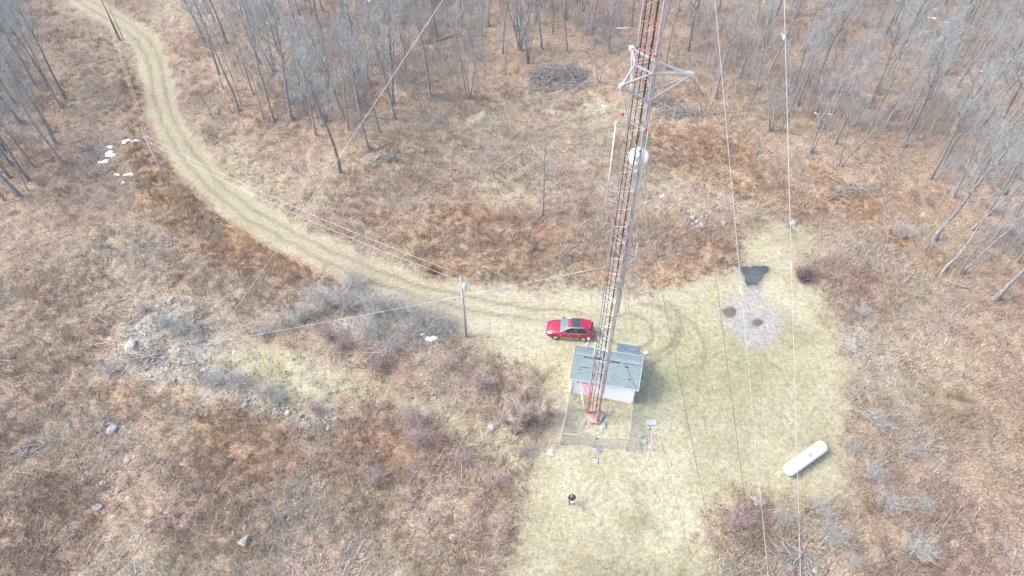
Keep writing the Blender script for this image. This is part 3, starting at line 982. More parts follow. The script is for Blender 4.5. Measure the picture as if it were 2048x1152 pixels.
GREYS = [(.54, .53, .50), (.60, .59, .55), (.66, .65, .60), (.56, .54, .50)]
MAUVE = [(.50, .37, .37), (.54, .41, .405), (.58, .46, .45), (.47, .35, .35)]
TAN = [(.66, .54, .46), (.74, .63, .54), (.62, .50, .44)]
DARK = [(.20, .13, .15), (.26, .18, .19), (.30, .22, .22)]
RUSTY = [(.34, .16, .10), (.40, .22, .14), (.30, .15, .10)]
BM = {'grey': [bush_mesh(201 + k, 1.3, 1.5, 150, GREYS, .015, 6, .15) for k in range(4)],
      'mauve': [bush_mesh(221 + k, 1.8, 1.4, 95, MAUVE, .02, 5, .35) for k in range(3)],
      'tan': [bush_mesh(241 + k, 2.6, .75, 55, TAN, .03, 3, .9) for k in range(3)],
      'dark': [bush_mesh(261, 1.0, .9, 130, DARK, .025, 5, .2)],
      'rusty': [bush_mesh(271, 1.0, 1.0, 130, RUSTY, .03, 4, .2)],
      'vase': [bush_mesh(281, 2.0, .9, 26, [(.30, .24, .21), (.40, .33, .29)], .03, 5, .7)]}
BN = {k: 0 for k in BM}


def bush(kind, px, py, s, label, group=None):
    me = BM[kind][BN[kind] % len(BM[kind])]; BN[kind] += 1
    o = link(bpy.data.objects.new('shrub', me))
    o.location = GP(px, py); o.rotation_euler = (0, 0, random.random() * 6.28); o.scale = (s, s, s * random.uniform(.85, 1.05))
    return tag(o, label, 'shrub', group)


g1 = 'grey bushes in the patch below the road'
for px, py, s, lab in (
        (712, 572, 1.25, 'rounded grey bush at the road edge, alone above the grey patch'), (655, 612, 1.1, 'grey bush beside the small sapling below the road'), (612, 640, 1.0, 'grey bush crossed by the left torque guys'),
        (575, 655, .9, 'grey bush at the left end of the grey patch'), (700, 612, 1.2, 'grey bush in the middle of the grey patch below the road'), (752, 625, 1.3, 'wide grey bush right of centre in the grey patch'),
        (800, 622, 1.1, 'grey bush on the upper right of the grey patch'), (850, 645, 1.45, 'big spreading grey bush left of the near utility pole'), (890, 660, 1.1, 'grey bush right beside the near utility pole'),
        (820, 672, 1.0, 'grey bush above the snow patch near the pole'), (742, 670, 1.1, 'grey bush at the lower edge of the grey patch'), (780, 700, 1.0, 'grey bush below the grey patch, left of the snow'),
        (530, 668, .9, 'grey bush beside the left guy anchor')):
    bush('grey', px, py, s * 1.4, lab, g1)
g2 = 'mauve bushes below the road'
for px, py, s, lab in (
        (660, 680, 1.3, 'mauve bush under the low left guy wire'), (632, 826, 1.0, 'fan shaped mauve bush standing alone on the pale grass strip'), (832, 842, 1.25, 'tall mauve bush on the grass strip, upper of two'),
        (838, 885, 1.25, 'tall mauve bush on the grass strip, lower of two'), (760, 735, 1.0, 'mauve bush left of the near pole, among brown scrub'), (690, 700, 1.0, 'mauve bush below the low guy wire at the grey patch edge'),
        (960, 775, 1.25, 'large mauve bush left of the tall pale stems'), (900, 735, 1.0, 'mauve bush below the near utility pole'), (1050, 905, .8, 'small mauve bush left of the fence corner'),
        (925, 925, .9, 'dull mauve bush at the lower end of the grass strip'), (760, 960, 1.0, 'low mauve bush in the lower scrub'), (1000, 970, .8, 'small mauve bush left of the person'),
        (1472, 1050, 1.45, 'large pinkish mauve bush at the bottom of the clearing'), (1600, 548, .9, 'mauve bush beside the dark bush right of the puddle')):
    bush('mauve', px, py, s, lab, g2)
bush('dark', 1607, 560, 1.9, 'low dark purple bush right of the puddle')
bush('rusty', 868, 545, 1.0, 'low dark rust brown bush beside the road above the near pole')
bush('vase', 1070, 502, 1.2, 'vase shaped bare shrub in the open scrub left of the mast')
g3 = 'tall pale upright stems left of the shed'
for k, (px, py, lab) in enumerate(((1010, 845, 'leftmost'), (1030, 835, 'second from left'), (1048, 850, 'third from left'), (1066, 838, 'fourth from left'), (1082, 848, 'fifth from left'),
                                   (1094, 830, 'rightmost'), (1055, 800, 'rearmost'), (1030, 866, 'nearest'))):
    bush('tan', px, py, 1.3, 'tall pinkish tan bare stems left of the shed, %s of the thicket' % lab, g3)
g4 = 'grey bushes right of the clearing'
for px, py, s, lab in (
        (1752, 845, 1.2, 'pale grey bush right of the clearing, topmost of the grey bushes there'), (1745, 950, 1.2, 'grey bush just right of the white tank'), (1700, 895, .8, 'small grey bush at the clearing edge above the tank'),
        (1640, 1020, 1.15, 'grey bush below the white tank at the clearing corner'), (1658, 1075, 1.35, 'large grey bush near the bottom of the thick guy wires'), (1845, 1010, 1.0, 'fan shaped grey bush in the lower right scrub'),
        (1775, 1010, 1.3, 'spreading grey bush in the lower right scrub left of the fan shaped one'), (1832, 1100, 1.5, 'largest grey bush at the bottom right'), (1820, 905, .9, 'grey bush right of the tank, in open scrub'),
        (1725, 630, .8, 'small grey bush right of the clearing beside the mud patch'), (1560, 1040, .9, 'grey bush between the thick guy wires at the bottom'), (1700, 1125, .8, 'small grey bush at the bottom edge right of the guy wires')):
    bush('grey', px, py, s, lab, g4)
g5 = 'grey bushes on the stony mound at the left'
for px, py, s, lab in (
        (290, 622, .9, 'pale grey bush at the top of the stony mound'), (335, 655, 1.2, 'grey bush behind the pale boulder on the mound'), (365, 668, 1.1, 'grey bush left of the guy anchor on the mound'),
        (225, 745, 1.0, 'grey bush at the left foot of the stony mound'), (480, 770, 1.3, 'low grey bush below the guy anchor'), (540, 790, 1.3, 'low grey bush on the lower mound above the pale stones'), (430, 770, 1.2, 'low grey bush left on the lower mound'),
        (560, 805, 1.0, 'low grey bush at the right end of the mound')):
    bush('grey', px, py, s, lab, g5)
bush('grey', 1990, 420, 1.1, 'grey bush among trunks at the right edge')
bush('grey', 1805, 470, 1.3, 'dense dark grey brush round the tangled tree at the right woods')


# ------------------------------------------------------------------ stones, logs, brush, snow
def rock(px, py, size, mat, label, flat=.6, seed=0, group=None, rz=None):
    bm = bmesh.new()
    bmesh.ops.create_icosphere(bm, subdivisions=3, radius=1)
    r = random.Random(seed + int(px))
    pl = [(Vector((r.gauss(0, 1), r.gauss(0, 1), r.gauss(0, 1))).normalized(), r.uniform(.55, .9)) for _ in range(11)]
    for v in bm.verts:
        for n, d in pl:
            k = v.co.dot(n)
            if k > d: v.co -= n * (k - d) * .92
        v.co = Vector((v.co.x * size[0] / 2, v.co.y * size[1] / 2, v.co.z * flat * min(size) / 2 * 1.2))
        v.co += Vector((r.gauss(0, 1), r.gauss(0, 1), r.gauss(0, 1))) * .012
    me = bpy.data.meshes.new('rock'); bm.to_mesh(me); bm.free()
    me.materials.append(M[mat])
    o = link(bpy.data.objects.new('rock', me))
    o.location = GP(px, py) + Vector((0, 0, flat * min(size) * .02)); o.rotation_euler = (0, 0, r.random() * 6.28 if rz is None else rz)
    return tag(o, label, 'rock', group)


gr = 'pale boulders on the stony mound'
for px, py, sz, m, fl, lab in (
        (265, 698, (1.5, 1.2), 'rock_pale', .8, 'largest white boulder on the stony mound at left'), (222, 676, (.8, .55), 'rock_pale', .7, 'oblong white stone at the left end of the mound'), (252, 660, (.5, .5), 'rock_pale', .8, 'small white stone above the largest boulder'),
        (281, 660, (.8, .7), 'rock_pale', .9, 'white boulder above and right of the largest one'), (356, 645, (1.0, .6), 'rock_pale', .6, 'flat pale boulder beside the grey bush on the mound'), (343, 600, (.9, .5), 'rock_pale', .5, 'long pale stone at the top of the mound'),
        (316, 613, (.6, .5), 'rock_pale', .7, 'pale stone left of the long one at the mound top'), (206, 617, (.6, .5), 'rock', .7, 'grey stone alone left of the mound'), (470, 705, (.9, .6), 'rock_pale', .5, 'bluish white stone below the guy anchor'),
        (362, 728, (.6, .5), 'rock', .7, 'grey stone in the middle of the mound'), (330, 730, (.8, .7), 'rock', .6, 'broad grey stone low on the mound'), (410, 745, (.7, .6), 'rock_pale', .6, 'pale stone low on the right of the mound')):
    rock(px, py, sz, m, lab, fl, group=gr)
gr = 'stones in the lower left scrub'
for px, py, sz, m, fl, lab in (
        (222, 858, (1.3, 1.0), 'rock', .7, 'broken grey rock heap in the lower left scrub'), (247, 853, (.5, .4), 'rock', .7, 'small stone beside the broken grey rock heap'), (135, 852, (.6, .5), 'rock', .6, 'small grey stone left of the rock heap'),
        (490, 1082, (1.3, .9), 'rock', .8, 'large grey boulder with pale top near the bottom left'), (490, 1055, (.6, .5), 'rock', .7, 'grey stone just above the large bottom boulder'), (905, 1075, (.5, .6), 'rock_pale', .8, 'pale blue grey stone standing at bottom centre'),
        (195, 1015, (.9, .6), 'rock', .5, 'flat mossy stone at the end of the stone line'), (797, 1128, (.5, .5), 'rock', .8, 'small grey stone at the bottom edge'), (205, 965, (.6, .5), 'rock_pale', .6, 'pale stone in the middle of the stone line'),
        (236, 985, (.5, .4), 'rock', .6, 'grey stone right of the middle in the stone line'), (190, 933, (.5, .4), 'rock', .6, 'grey stone at the upper end of the stone line'), (257, 997, (.4, .4), 'rock_pale', .6, 'small pale stone at the lower right of the stone line'),
        (256, 922, (.7, .6), 'rock', .8, 'dark stone alone above the stone line')):
    rock(px, py, sz, m, lab, fl, group=gr)
gr = 'pale stones along the lower mound edge'
for px, py, sz, m, fl, lab in (
        (492, 815, (.9, .6), 'rock_pale', .6, 'jumbled pale stone left in the row below the mound'), (578, 832, (.7, .6), 'rock_pale', .6, 'white stone in the row below the mound'), (600, 843, (.6, .5), 'rock', .7, 'grey stone right of the white one below the mound'),
        (658, 856, (.8, .5), 'rock', .6, 'dark grey stone at the right end of the row below the mound'), (541, 803, (.5, .5), 'rock_pale', .6, 'small pale stone in the grey brush below the mound'), (516, 795, (.3, .3), 'rock_pale', .8, 'tiny white stone in the grey brush')):
    rock(px, py, sz, m, lab, fl, group=gr)
gr = 'stones right of the mast in the scrub'
for px, py, sz, m, fl, lab in (
        (1385, 438, (.7, .6), 'rock_pale', .8, 'white stone at the upper left of the white cluster'), (1393, 446, (.7, .5), 'rock_pale', .8, 'white stone in the middle of the white cluster'), (1402, 452, (.6, .5), 'rock_pale', .8, 'white stone at the lower right of the white cluster'),
        (1290, 408, (1.0, .8), 'rock', .5, 'grey slab right behind the mast'), (1312, 414, (1.1, .6), 'rock', .4, 'flat grey slab right of the one behind the mast'), (1327, 393, (1.5, .7), 'rock_pale', .4, 'long pale slab above the two grey slabs'),
        (1362, 400, (.9, .5), 'rock', .5, 'grey stone between the slabs and the white cluster'), (1384, 423, (1.0, .5), 'rock_pale', .4, 'flat pale stone above the white cluster'), (1447, 446, (.8, .6), 'rock', .6, 'grey stone right of the white cluster'),
        (1170, 325, (1.3, .9), 'rock', .4, 'bluish flat slab left of the dish'), (1004, 276, (.7, .6), 'rock', .6, 'small grey stone in the scrub above the lone tree'), (1003, 463, (.6, .5), 'rock', .7, 'grey stone in the scrub below the lone tree')):
    rock(px, py, sz, m, lab, fl, group=gr)
gr = 'stones around the fenced tower foot'
for px, py, sz, m, fl, lab in (
        (983, 853, (.8, .7), 'rock', .4, 'flat squarish slab left of the tall stems'), (1103, 906, (.8, .9), 'rock_pale', .35, 'pale triangular slab outside the left fence corner'), (1195, 902, (.8, .7), 'rock', .8, 'grey rock against the middle of the front fence'),
        (1174, 908, (.6, .4), 'rock', .4, 'flat stone left of the rock at the front fence'), (1192, 922, (.6, .5), 'rock', .5, 'grey stone below the rock at the front fence'), (1207, 853, (1.0, .9), 'rock', .5, 'round grey stone right of the tower foot'),
        (1166, 846, (.7, .6), 'rock_pale', .6, 'pale stone left of the tower foot'), (1224, 822, (.4, .4), 'rock', .6, 'small stone inside the right half of the fence'), (1283, 873, (.5, .5), 'rock', .7, 'grey stone outside the right fence corner, upper'),
        (1290, 884, (.5, .4), 'rock_pale', .7, 'pale stone outside the right fence corner'), (1278, 890, (.5, .5), 'rock', .7, 'grey stone outside the right fence corner, lower'), (1300, 893, (.6, .4), 'rock_pale', .5, 'flat pale stone at the end of the stone row right of the fence'),
        (1520, 1005, (1.2, .8), 'rock', .35, 'flat grey slab at the foot of the clearing between guy wires'), (1510, 999, (.8, .5), 'rock_pale', .35, 'pale slab tucked against the flat grey slab'), (1576, 1134, (1.0, .7), 'rock', .6, 'grey boulder at the bottom under the thick guy wires'),
        (1628, 1140, (.6, .5), 'rock_pale', .6, 'pale stone at the bottom edge right of the guy wires'), (1585, 447, (.9, .8), 'rock', .8, 'bluish boulder at the right guy anchor'), (1912, 1085, (.8, .6), 'rock', .7, 'dark stone in the bottom right scrub')):
    rock(px, py, sz, m, lab, fl, group=gr)


def rubble():
    o = np.array([(1, 0, 0), (0, 1, 0), (-1, 0, 0), (0, -1, 0), (.6, .6, .75), (-.6, .6, .75), (-.6, -.6, .75), (.6, -.6, .75)], float)
    f = np.array([(0, 1, 4), (1, 2, 5), (2, 3, 6), (3, 0, 7), (4, 1, 5), (5, 2, 6), (6, 3, 7), (7, 0, 4), (4, 5, 6), (4, 6, 7)])
    V = []; F = []; k = 0
    for poly, n, s0, s1 in ((GREY[0], 330, .06, .22), (WP([(1285, 400), (1320, 385), (1400, 430), (1455, 440), (1440, 455), (1390, 455), (1330, 425)]), 60, .07, .26),
                            (WP([(1272, 870), (1310, 860), (1320, 900), (1280, 905)]), 45, .04, .12), (WP([(180, 925), (215, 925), (265, 1000), (240, 1010)]), 36, .06, .18), (WP([(470, 800), (560, 800), (670, 845), (650, 865), (560, 850)]), 55, .06, .2)):
        lo, hi = poly.min(0), poly.max(0); c = 0
        while c < n:
            x, y = lo + (hi - lo) * rng.random(2)
            if sdf(poly, np.array([x]), np.array([y]))[0] > 0: continue
            s = s0 + (s1 - s0) * rng.random() ** 2.2
            a = rng.random() * 6.28; R_ = np.array([(math.cos(a), -math.sin(a), 0), (math.sin(a), math.cos(a), 0), (0, 0, 1)])
            v = (o * (s * rng.uniform(.7, 1.3), s * rng.uniform(.5, .9), s * rng.uniform(.4, .7)) + rng.normal(0, s * .12, o.shape)) @ R_.T
            V.append(v + (x, y, gz(x, y) + .04)); F.append(f + k); k += 8; c += 1
    me = fast_mesh('rubble', np.vstack(V), np.vstack(F))
    me.materials.append(M['rock'])
    tag(link(bpy.data.objects.new('rubble', me)), 'scattered small grey stones and rubble', kind='stuff')


rubble()


def log(px0, py0, px1, py1, r, label, mat='deadwood', branches=3, seed=0, name='log', cat='log', z1=.0, r1=.5):
    a = GP(px0, py0) + Vector((0, 0, r)); b = GP(px1, py1) + Vector((0, 0, r + z1))
    rr = random.Random(seed + int(px0 * 7 + py0))
    mb = MB(); n = 6
    pts = []
    side = Vector((-(b - a).y, (b - a).x, 0)).normalized()
    for i in range(n + 1):
        q = a.lerp(b, i / n) + side * rr.gauss(0, .012) * (b - a).length * (0 if i in (0, n) else 1)
        pts.append(q - a)
    mb.tube(pts, [r * (1 - (1 - r1) * i / n) for i in range(n + 1)], 7)
    for k in range(branches):
        i = rr.randint(2, n - 1); q = pts[i]
        d = ((b - a).normalized() * .6 + side * rr.choice((-1, 1)) * rr.uniform(.4, 1) + Vector((0, 0, rr.uniform(.1, .6)))).normalized()
        L = rr.uniform(.5, 1.4)
        mb.tube([q, q + d * L * .5, q + d * L + Vector((0, 0, rr.gauss(0, .15)))], [r * .35, r * .22, r * .08], 4)
    o = mb.build(name, M[mat], smooth=True)
    o.location = a
    return tag(o, label, cat)


for k, (x0, y0, x1, y1, r, lab, kw) in enumerate((
        (603, 221, 625, 153, .13, 'cut pale trunk propped at a slant among the middle trees', dict(z1=5.5, branches=1, mat='bark_pale')),
        (868, 87, 920, 70, .22, 'fallen trunk with root end in the back of the middle woods', {}),
        (735, 231, 788, 241, .12, 'dark fallen branch at the foot of the front middle trees', {}),
        (745, 305, 790, 280, .10, 'fallen branch in the scrub right of a front middle tree', {}),
        (745, 335, 800, 300, .09, 'second fallen branch lying lower in the scrub', {}),
        (1700, 355, 1762, 412, .13, 'long bleached log lying in the scrub before the right woods', dict(branches=2)),
        (1640, 345, 1735, 395, .10, 'thinner bleached log left of the long bleached one', dict(branches=3)),
        (1690, 365, 1745, 400, .08, 'bleached pole between the two long logs', dict(branches=2)),
        (1880, 550, 1952, 468, .15, 'broken pale trunk leaning toward the forked tree on the right', dict(z1=2.6, branches=1, mat='bark_pale')),
        (1893, 562, 1985, 592, .14, 'mossy fallen log at the foot of the big dead tree', dict(branches=5)),
        (1860, 600, 1905, 602, .05, 'thin stick on the grass near the right woods', {}),
        (1785, 205, 1850, 222, .05, 'pale stick on the leaf litter in the right woods', {}),
        (1500, 225, 1415, 228, .10, 'dark log lying level right of the small forked tree', {}),
        (340, 1010, 355, 1010, .03, 'short twig in the bottom left scrub', {}),
        (60, 920, 95, 880, .06, 'grey branch left in the lower scrub', dict(branches=4)), (40, 985, 90, 945, .06, 'grey branch lying lower left near the edge', dict(branches=4)),
        (70, 842, 100, 825, .05, 'short grey branch in the left scrub', {}), (150, 905, 168, 955, .05, 'crooked branch beside the stone line', {}),
        (345, 945, 385, 985, .06, 'reddish forked branch in the lower left scrub', {}), (565, 980, 597, 970, .05, 'pale broken stick in the lower scrub', {}), (590, 898, 608, 850, .05, 'straight pole in the brown scrub under the mound', dict(branches=0)),
        (660, 856, 735, 842, .05, 'long thin branch beside the dark grey stone', {}), (255, 745, 345, 705, .06, 'long grey branch across the stony mound', dict(branches=4)), (265, 712, 300, 722, .05, 'pale stick below the largest boulder', dict(branches=1)),
        (1010, 1085, 1035, 1078, .05, 'short pale stick at bottom centre', dict(branches=1)), (980, 1075, 1010, 1105, .04, 'bent twig at the bottom centre scrub', {}), (50, 340, 110, 315, .07, 'fallen branch among the left trees', {}),
        (130, 205, 190, 195, .08, 'fallen trunk right of the left woods', dict(branches=5)), (140, 285, 185, 270, .07, 'fallen branch right of the left woods, lower', dict(branches=4)), (0, 410, 45, 400, .06, 'pale branch at the left edge below the woods', {}),
        (415, 186, 430, 176, .07, 'bleached branch by the road side of the middle woods', dict(branches=4)), (445, 190, 475, 172, .05, 'dark thin branch in the front of the middle woods', {}))):
    log(x0, y0, x1, y1, r, lab, seed=k, **kw)


def brush_pile(px, py, w, d, h, n, label, seed, rz=0, lmin=1.2, lmax=3.2):
    r = random.Random(seed); mb = MB()
    for k in range(n):
        a = r.random() * 6.283; q = r.random() ** .5
        x, y = math.cos(a) * q * w / 2, math.sin(a) * q * d / 2
        z = h * (1 - q * q) * r.random() + .06
        az = r.gauss(rz, .9); L = r.uniform(lmin, lmax)
        dv = Vector((math.cos(az), math.sin(az), r.gauss(0, .16))) * L / 2
        c = Vector((x, y, z)); bend = Vector((r.gauss(0, .1), r.gauss(0, .1), r.uniform(0, .15)))
        rad = r.choice((.02, .025, .03, .03, .05, .07))
        mb.tube([c - dv, c + bend, c + dv], [rad, rad * .8, rad * .4], 4, cap=False)
    o = mb.build('brush_pile', M['deadwood'])
    o.location = GP(px, py)
    return tag(o, label, 'brush pile')


brush_pile(1118, 152, 8.5, 4.6, 2.0, 430, 'big heaped pile of grey branches behind the lone tree', 1, .1)
brush_pile(1128, 172, 11, 2.0, .4, 150, 'low spread of grey branches in front of the big brush pile', 2, 0)
brush_pile(1320, 205, 3.4, 2.2, .9, 120, 'heap of branches seen through the mast, left end of the long windrow', 3, -.5)
brush_pile(1362, 228, 6.0, 1.6, .6, 130, 'long windrow of grey branches right of the mast', 4, -.35, 1.5, 4)
brush_pile(1700, 385, 6.0, 2.4, .4, 80, 'thin scatter of bleached sticks round the long bleached logs', 5, -.8, 1, 3)
brush_pile(600, 200, 3.0, 2.0, .8, 80, 'dark tangle of branches by the propped trunk', 6, .3)
brush_pile(1680, 190, 3.0, 1.6, .6, 60, 'small dark tangle of branches in the right woods', 7, .2)
brush_pile(880, 195, 3.2, 1.6, .4, 60, 'flat scatter of branches at the foot of the bent middle tree', 8, .3)
brush_pile(862, 86, 2.5, 1.6, 1.0, 60, 'root tangle at the end of the fallen trunk', 9, .3, .6, 1.4)
brush_pile(1575, 1118, 4.0, 1.8, .5, 70, 'broken grey branches at the bottom under the guy wires', 10, .4)
brush_pile(310, 715, 3.4, 1.6, .4, 60, 'scatter of pale sticks on the stony mound', 11, .4)
brush_pile(55, 905, 2.2, 1.4, .35, 36, 'grey sticks at the left edge of the lower scrub', 12, .6, .8, 2)
brush_pile(720, 212, 3, 1.6, .4, 40, 'scatter of sticks behind the front middle trees', 13, .2)
brush_pile(770, 318, 2.6, 1.4, .3, 40, 'scatter of sticks in the scrub right of a front middle tree', 14, .6)
brush_pile(168, 298, 2.0, 1.2, .5, 36, 'pale dead branches left of the main snow patch', 15, .1, .6, 1.6)


def snow(px, py, w, d, label, seed):
    r = random.Random(seed); n = 26
    c = GP(px, py); mb = MB()
    ph = [r.random() * 6.28 for _ in range(4)]
    ring = []
    for k in range(n):
        a = 6.283 * k / n
        q = 1 + .28 * math.sin(2 * a + ph[0]) + .22 * math.sin(3 * a + ph[1]) + .14 * math.sin(5 * a + ph[2]) + r.gauss(0, .05)
        ring.append((math.cos(a) * w / 2 * q, math.sin(a) * d / 2 * q))
    vs = []
    for s_, z in ((1.0, 0.0), (.85, .07), (.5, .12)):
        for x, y in ring:
            vs.append((x * s_, y * s_, gz(c.x + x * s_, c.y + y * s_) - c.z + z))
    vs.append((0, 0, .13))
    fs = []
    for i in range(2):
        for k in range(n):
            fs.append((i * n + k, i * n + (k + 1) % n, (i + 1) * n + (k + 1) % n, (i + 1) * n + k))
    for k in range(n):
        fs.append((2 * n + k, 2 * n + (k + 1) % n, 3 * n))
    mb.add(vs, fs)
    o = mb.build('snow_patch', M['snow'], smooth=True)
    o.location = c + Vector((0, 0, .04))
    return tag(o, label, 'snow patch', 'last patches of old snow')


for k, (px, py, w, d, lab) in enumerate((
        (219, 307, 1.5, 1.1, 'main white snow patch left of the leaning utility pole'), (218, 293, .8, .7, 'snow patch just above the main one'), (208, 322, 1.2, .8, 'snow patch just below the main one'), (251, 282, .9, .9, 'snow patch nearest the pole top on the left'),
        (271, 282, .9, .5, 'thin snow patch right beside the pole'), (258, 348, .9, .6, 'snow patch left of the pole foot'), (233, 348, .7, .4, 'small snow streak left of the one by the pole foot'), (246, 364, .5, .35, 'smallest snow scrap below the pole patches'),
        (862, 679, 1.0, .7, 'snow patch left of the near utility pole foot'), (845, 671, .4, .3, 'tiny snow scrap beside the one near the pole'), (1207, 214, .9, .7, 'snow patch alone in the grass left of the torque arms'),
        (1566, 74, .9, 1.6, 'upright snow patch among the back right trees'), (1872, 24, 2.0, .5, 'upper long snow streak at the back right'), (1865, 40, 1.8, .5, 'middle long snow streak at the back right'), (1894, 48, 1.5, .6, 'lower snow streak at the back right'),
        (1658, 232, .9, .6, 'snow scrap before a front tree of the right woods'), (1962, 145, .5, .5, 'snow scrap deep in the right woods'), (1630, 230, .3, .9, 'narrow snow scrap beside a front right trunk'), (740, 1, 1.0, .6, 'snow patch at the top edge of the middle woods'),
        (1244, 55, 1.6, .5, 'snow streak behind the mast'), (1738, 195, .6, .4, 'snow scrap in the right woods behind a thick trunk'))):
    snow(px, py, w, d, lab, 300 + k)
# ------------------------------------------------------------------ the mast
TB = G(1189, 834)
TH = 60.0
tower = thing('lattice_tower', 'tall red and white three legged lattice radio mast with black cables', 'radio mast', TB)
LR = .68
LEGA = [D2R(164), D2R(45), D2R(-78)]
LEG = [Vector((math.cos(a) * LR, math.sin(a) * LR, 0)) for a in LEGA]
for L in LEG:
    MB().tube([L + Vector((0, 0, .35)), L + Vector((0, 0, TH))], .036, 8).build('leg', M['tower'], tower, True)
PAN = 1.45


def polar(r, deg, z):
    return Vector((r * math.cos(D2R(deg)), r * math.sin(D2R(deg)), z))


for k in range(3):
    a, b = LEG[k], LEG[(k + 1) % 3]
    mb = MB(); z = .5; i = 0
    while z < TH - PAN:
        u = lambda p, q: p + Vector((0, 0, q))
        mb.tube([u(a, z), u(b, z + PAN / 2)], .018, 5)
        mb.tube([u(b, z + PAN / 2), u(a, z + PAN)], .018, 5)
        if i % 4 == 3 or z > 30:
            mb.tube([u(a, z), u(b, z)], .018, 5)
        if i % 4 == 0:
            for L in (a, b):
                mb.lathe([(.075, z - .03), (.075, z + .03)], (L.x, L.y, 0), 8)
        z += PAN; i += 1
    mb.build('lattice_bracing', M['brace'], tower)
# foot: red base frame, three shoe plates, concrete pier
mb = MB()
for k in range(3):
    a, b = LEG[k], LEG[(k + 1) % 3]
    mb.bar(a + Vector((0, 0, .42)), b + Vector((0, 0, .42)), .09, .12)
    mb.box(a + Vector((0, 0, .33)), (.26, .26, .05))
mb.build('base_frame', M['pink_steel'], tower)
mb = MB()
mb.lathe([(.86, -.3), (.86, .24), (.80, .30)], (0, 0, 0), 6)
mb.build('concrete_pier', M['concrete'], tower)
# cable runs up the faces
for (ax, ay, r) in ((-.52, .08, .026), (-.26, .14, .022), (-.08, -.36, .026), (.10, .22, .022), (.40, .30, .026)):
    pts = [Vector((ax, ay, .5))] + [Vector((ax + random.gauss(0, .012), ay + random.gauss(0, .012), z)) for z in np.arange(3, TH - 1, 3.0)]
    MB().tube(pts, r, 6).build('coax_cable', M['cable'], tower, True)
for (ax, ay, z0, z1, r) in ((.60, .52, 3.0, TH - 2, .028), (.66, .40, 14.0, 30.0, .04)):
    MB().tube([(ax, ay, z0), (ax, ay, z1)], r, 6).build('conduit', M['galv'], tower, True)
mb = MB()
for sx in (-.16, .16):
    mb.tube([(.30 + sx * .5, -.12 - sx * .8, .6), (.30 + sx * .5, -.12 - sx * .8, TH - 1)], .010, 4)
for z in np.arange(.8, TH - 1, .42):
    mb.tube([(.22, .008, z), (.38, -.248, z)], .008, 4)
mb.build('climbing_ladder', M['galv'], tower)
# torque arms: three outriggers, each two upper struts, two lower struts and a tip plate
H_ARM = 34.2
TIPS = []
for k, deg in enumerate((105, 225, -15)):
    tip = polar(2.15, deg, H_ARM); TIPS.append(TB + tip)
    near = sorted(LEG, key=lambda L: (Vector((tip.x, tip.y, 0)) - L).length)[:2]
    mb = MB()
    for L in near:
        mb.bar(L + Vector((0, 0, H_ARM + .12)), tip, .07, .10)
        mb.bar(L + Vector((0, 0, H_ARM - 1.5)), tip + Vector((0, 0, -.14)), .06, .08)
    mb.box(tip, (.34, .24, .20), D2R(deg))
    mb.build('torque_arm', M['galv'], tower)
for dz in (.12, -1.5):
    mb = MB()
    for k in range(3):
        mb.bar(LEG[k] + Vector((0, 0, H_ARM + dz)), LEG[(k + 1) % 3] + Vector((0, 0, H_ARM + dz)), .06, .08)
    mb.build('arm_collar', M['galv'], tower)
# red side lamps
for k, h in enumerate((31.2, 31.6, 31.0)):
    o = LEG[k].normalized()
    mb = MB().tube([LEG[k] + Vector((0, 0, h)), LEG[k] + o * .28 + Vector((0, 0, h))], .02, 5)
    br = mb.build('lamp_bracket', M['galv'], tower)
    p = LEG[k] + o * .28
    MB().lathe([(.04, h), (.065, h + .03), (.065, h + .15), (.03, h + .2)], (p.x, p.y, 0), 10).build('beacon_lamp', M['beacon'], br, True)
# dish with its feed, on the right rear of the mast
r_ = ray(1277, 313); k_ = (TB.y + .95) / r_.y
dc = Vector((r_.x * k_, r_.y * k_, CAMH + r_.z * k_)) - TB
hd = dc.z
dish_ax = Vector((-.22, -.95, .22)).normalized()
prof = [(.001, -.26), (.3, -.24), (.5, -.14), (.58, -.05), (.60, .0), (.60, .06), (.57, .09), (.45, .12), (.25, .145), (.001, .15)]
dish = MB().lathe(prof, dc, 28, dish_ax).build('dish_antenna', NT('dish_radome').out((.92, .93, .93), .45), tower, True)
mb = MB().tube([dc + dish_ax * .14, dc + dish_ax * .3], .05, 8)
mb.lathe([(.12, .26), (.16, .29), (.16, .34), (.1, .36)], dc, 14, dish_ax)
mb.build('feed_horn', M['galv'], dish)
mb = MB().bar(dc - dish_ax * .2, LEG[1] + Vector((0, 0, hd - .1)), .07)
mb.tube([dc - dish_ax * .28 + Vector((0, 0, -.5)), dc - dish_ax * .28 + Vector((0, 0, .5))], .05, 8)
mb.build('dish_mount', M['galv'], tower)
# long whip aerial standing off the left leg
h0 = height_over(TB, 1246, 400)
wa = polar(1.28, 172, h0)
mb = MB()
for dz in (-.05, .75):
    mb.bar(LEG[0] + Vector((0, 0, h0 + dz)), wa + Vector((0, 0, dz)), .06)
    mb.bar(LEG[0] + Vector((.05, -.28, h0 + dz)), wa + Vector((0, 0, dz)), .04)
mb.tube([wa + Vector((0, 0, -.6)), wa + Vector((0, 0, 1.1))], .045, 8)
wm = mb.build('whip_mount', M['galv'], tower)
MB().tube([wa + Vector((0, 0, .2)), wa + Vector((0, 0, 5.6))], [.045, .03], 8).build('whip_antenna', M['white'], wm, True)
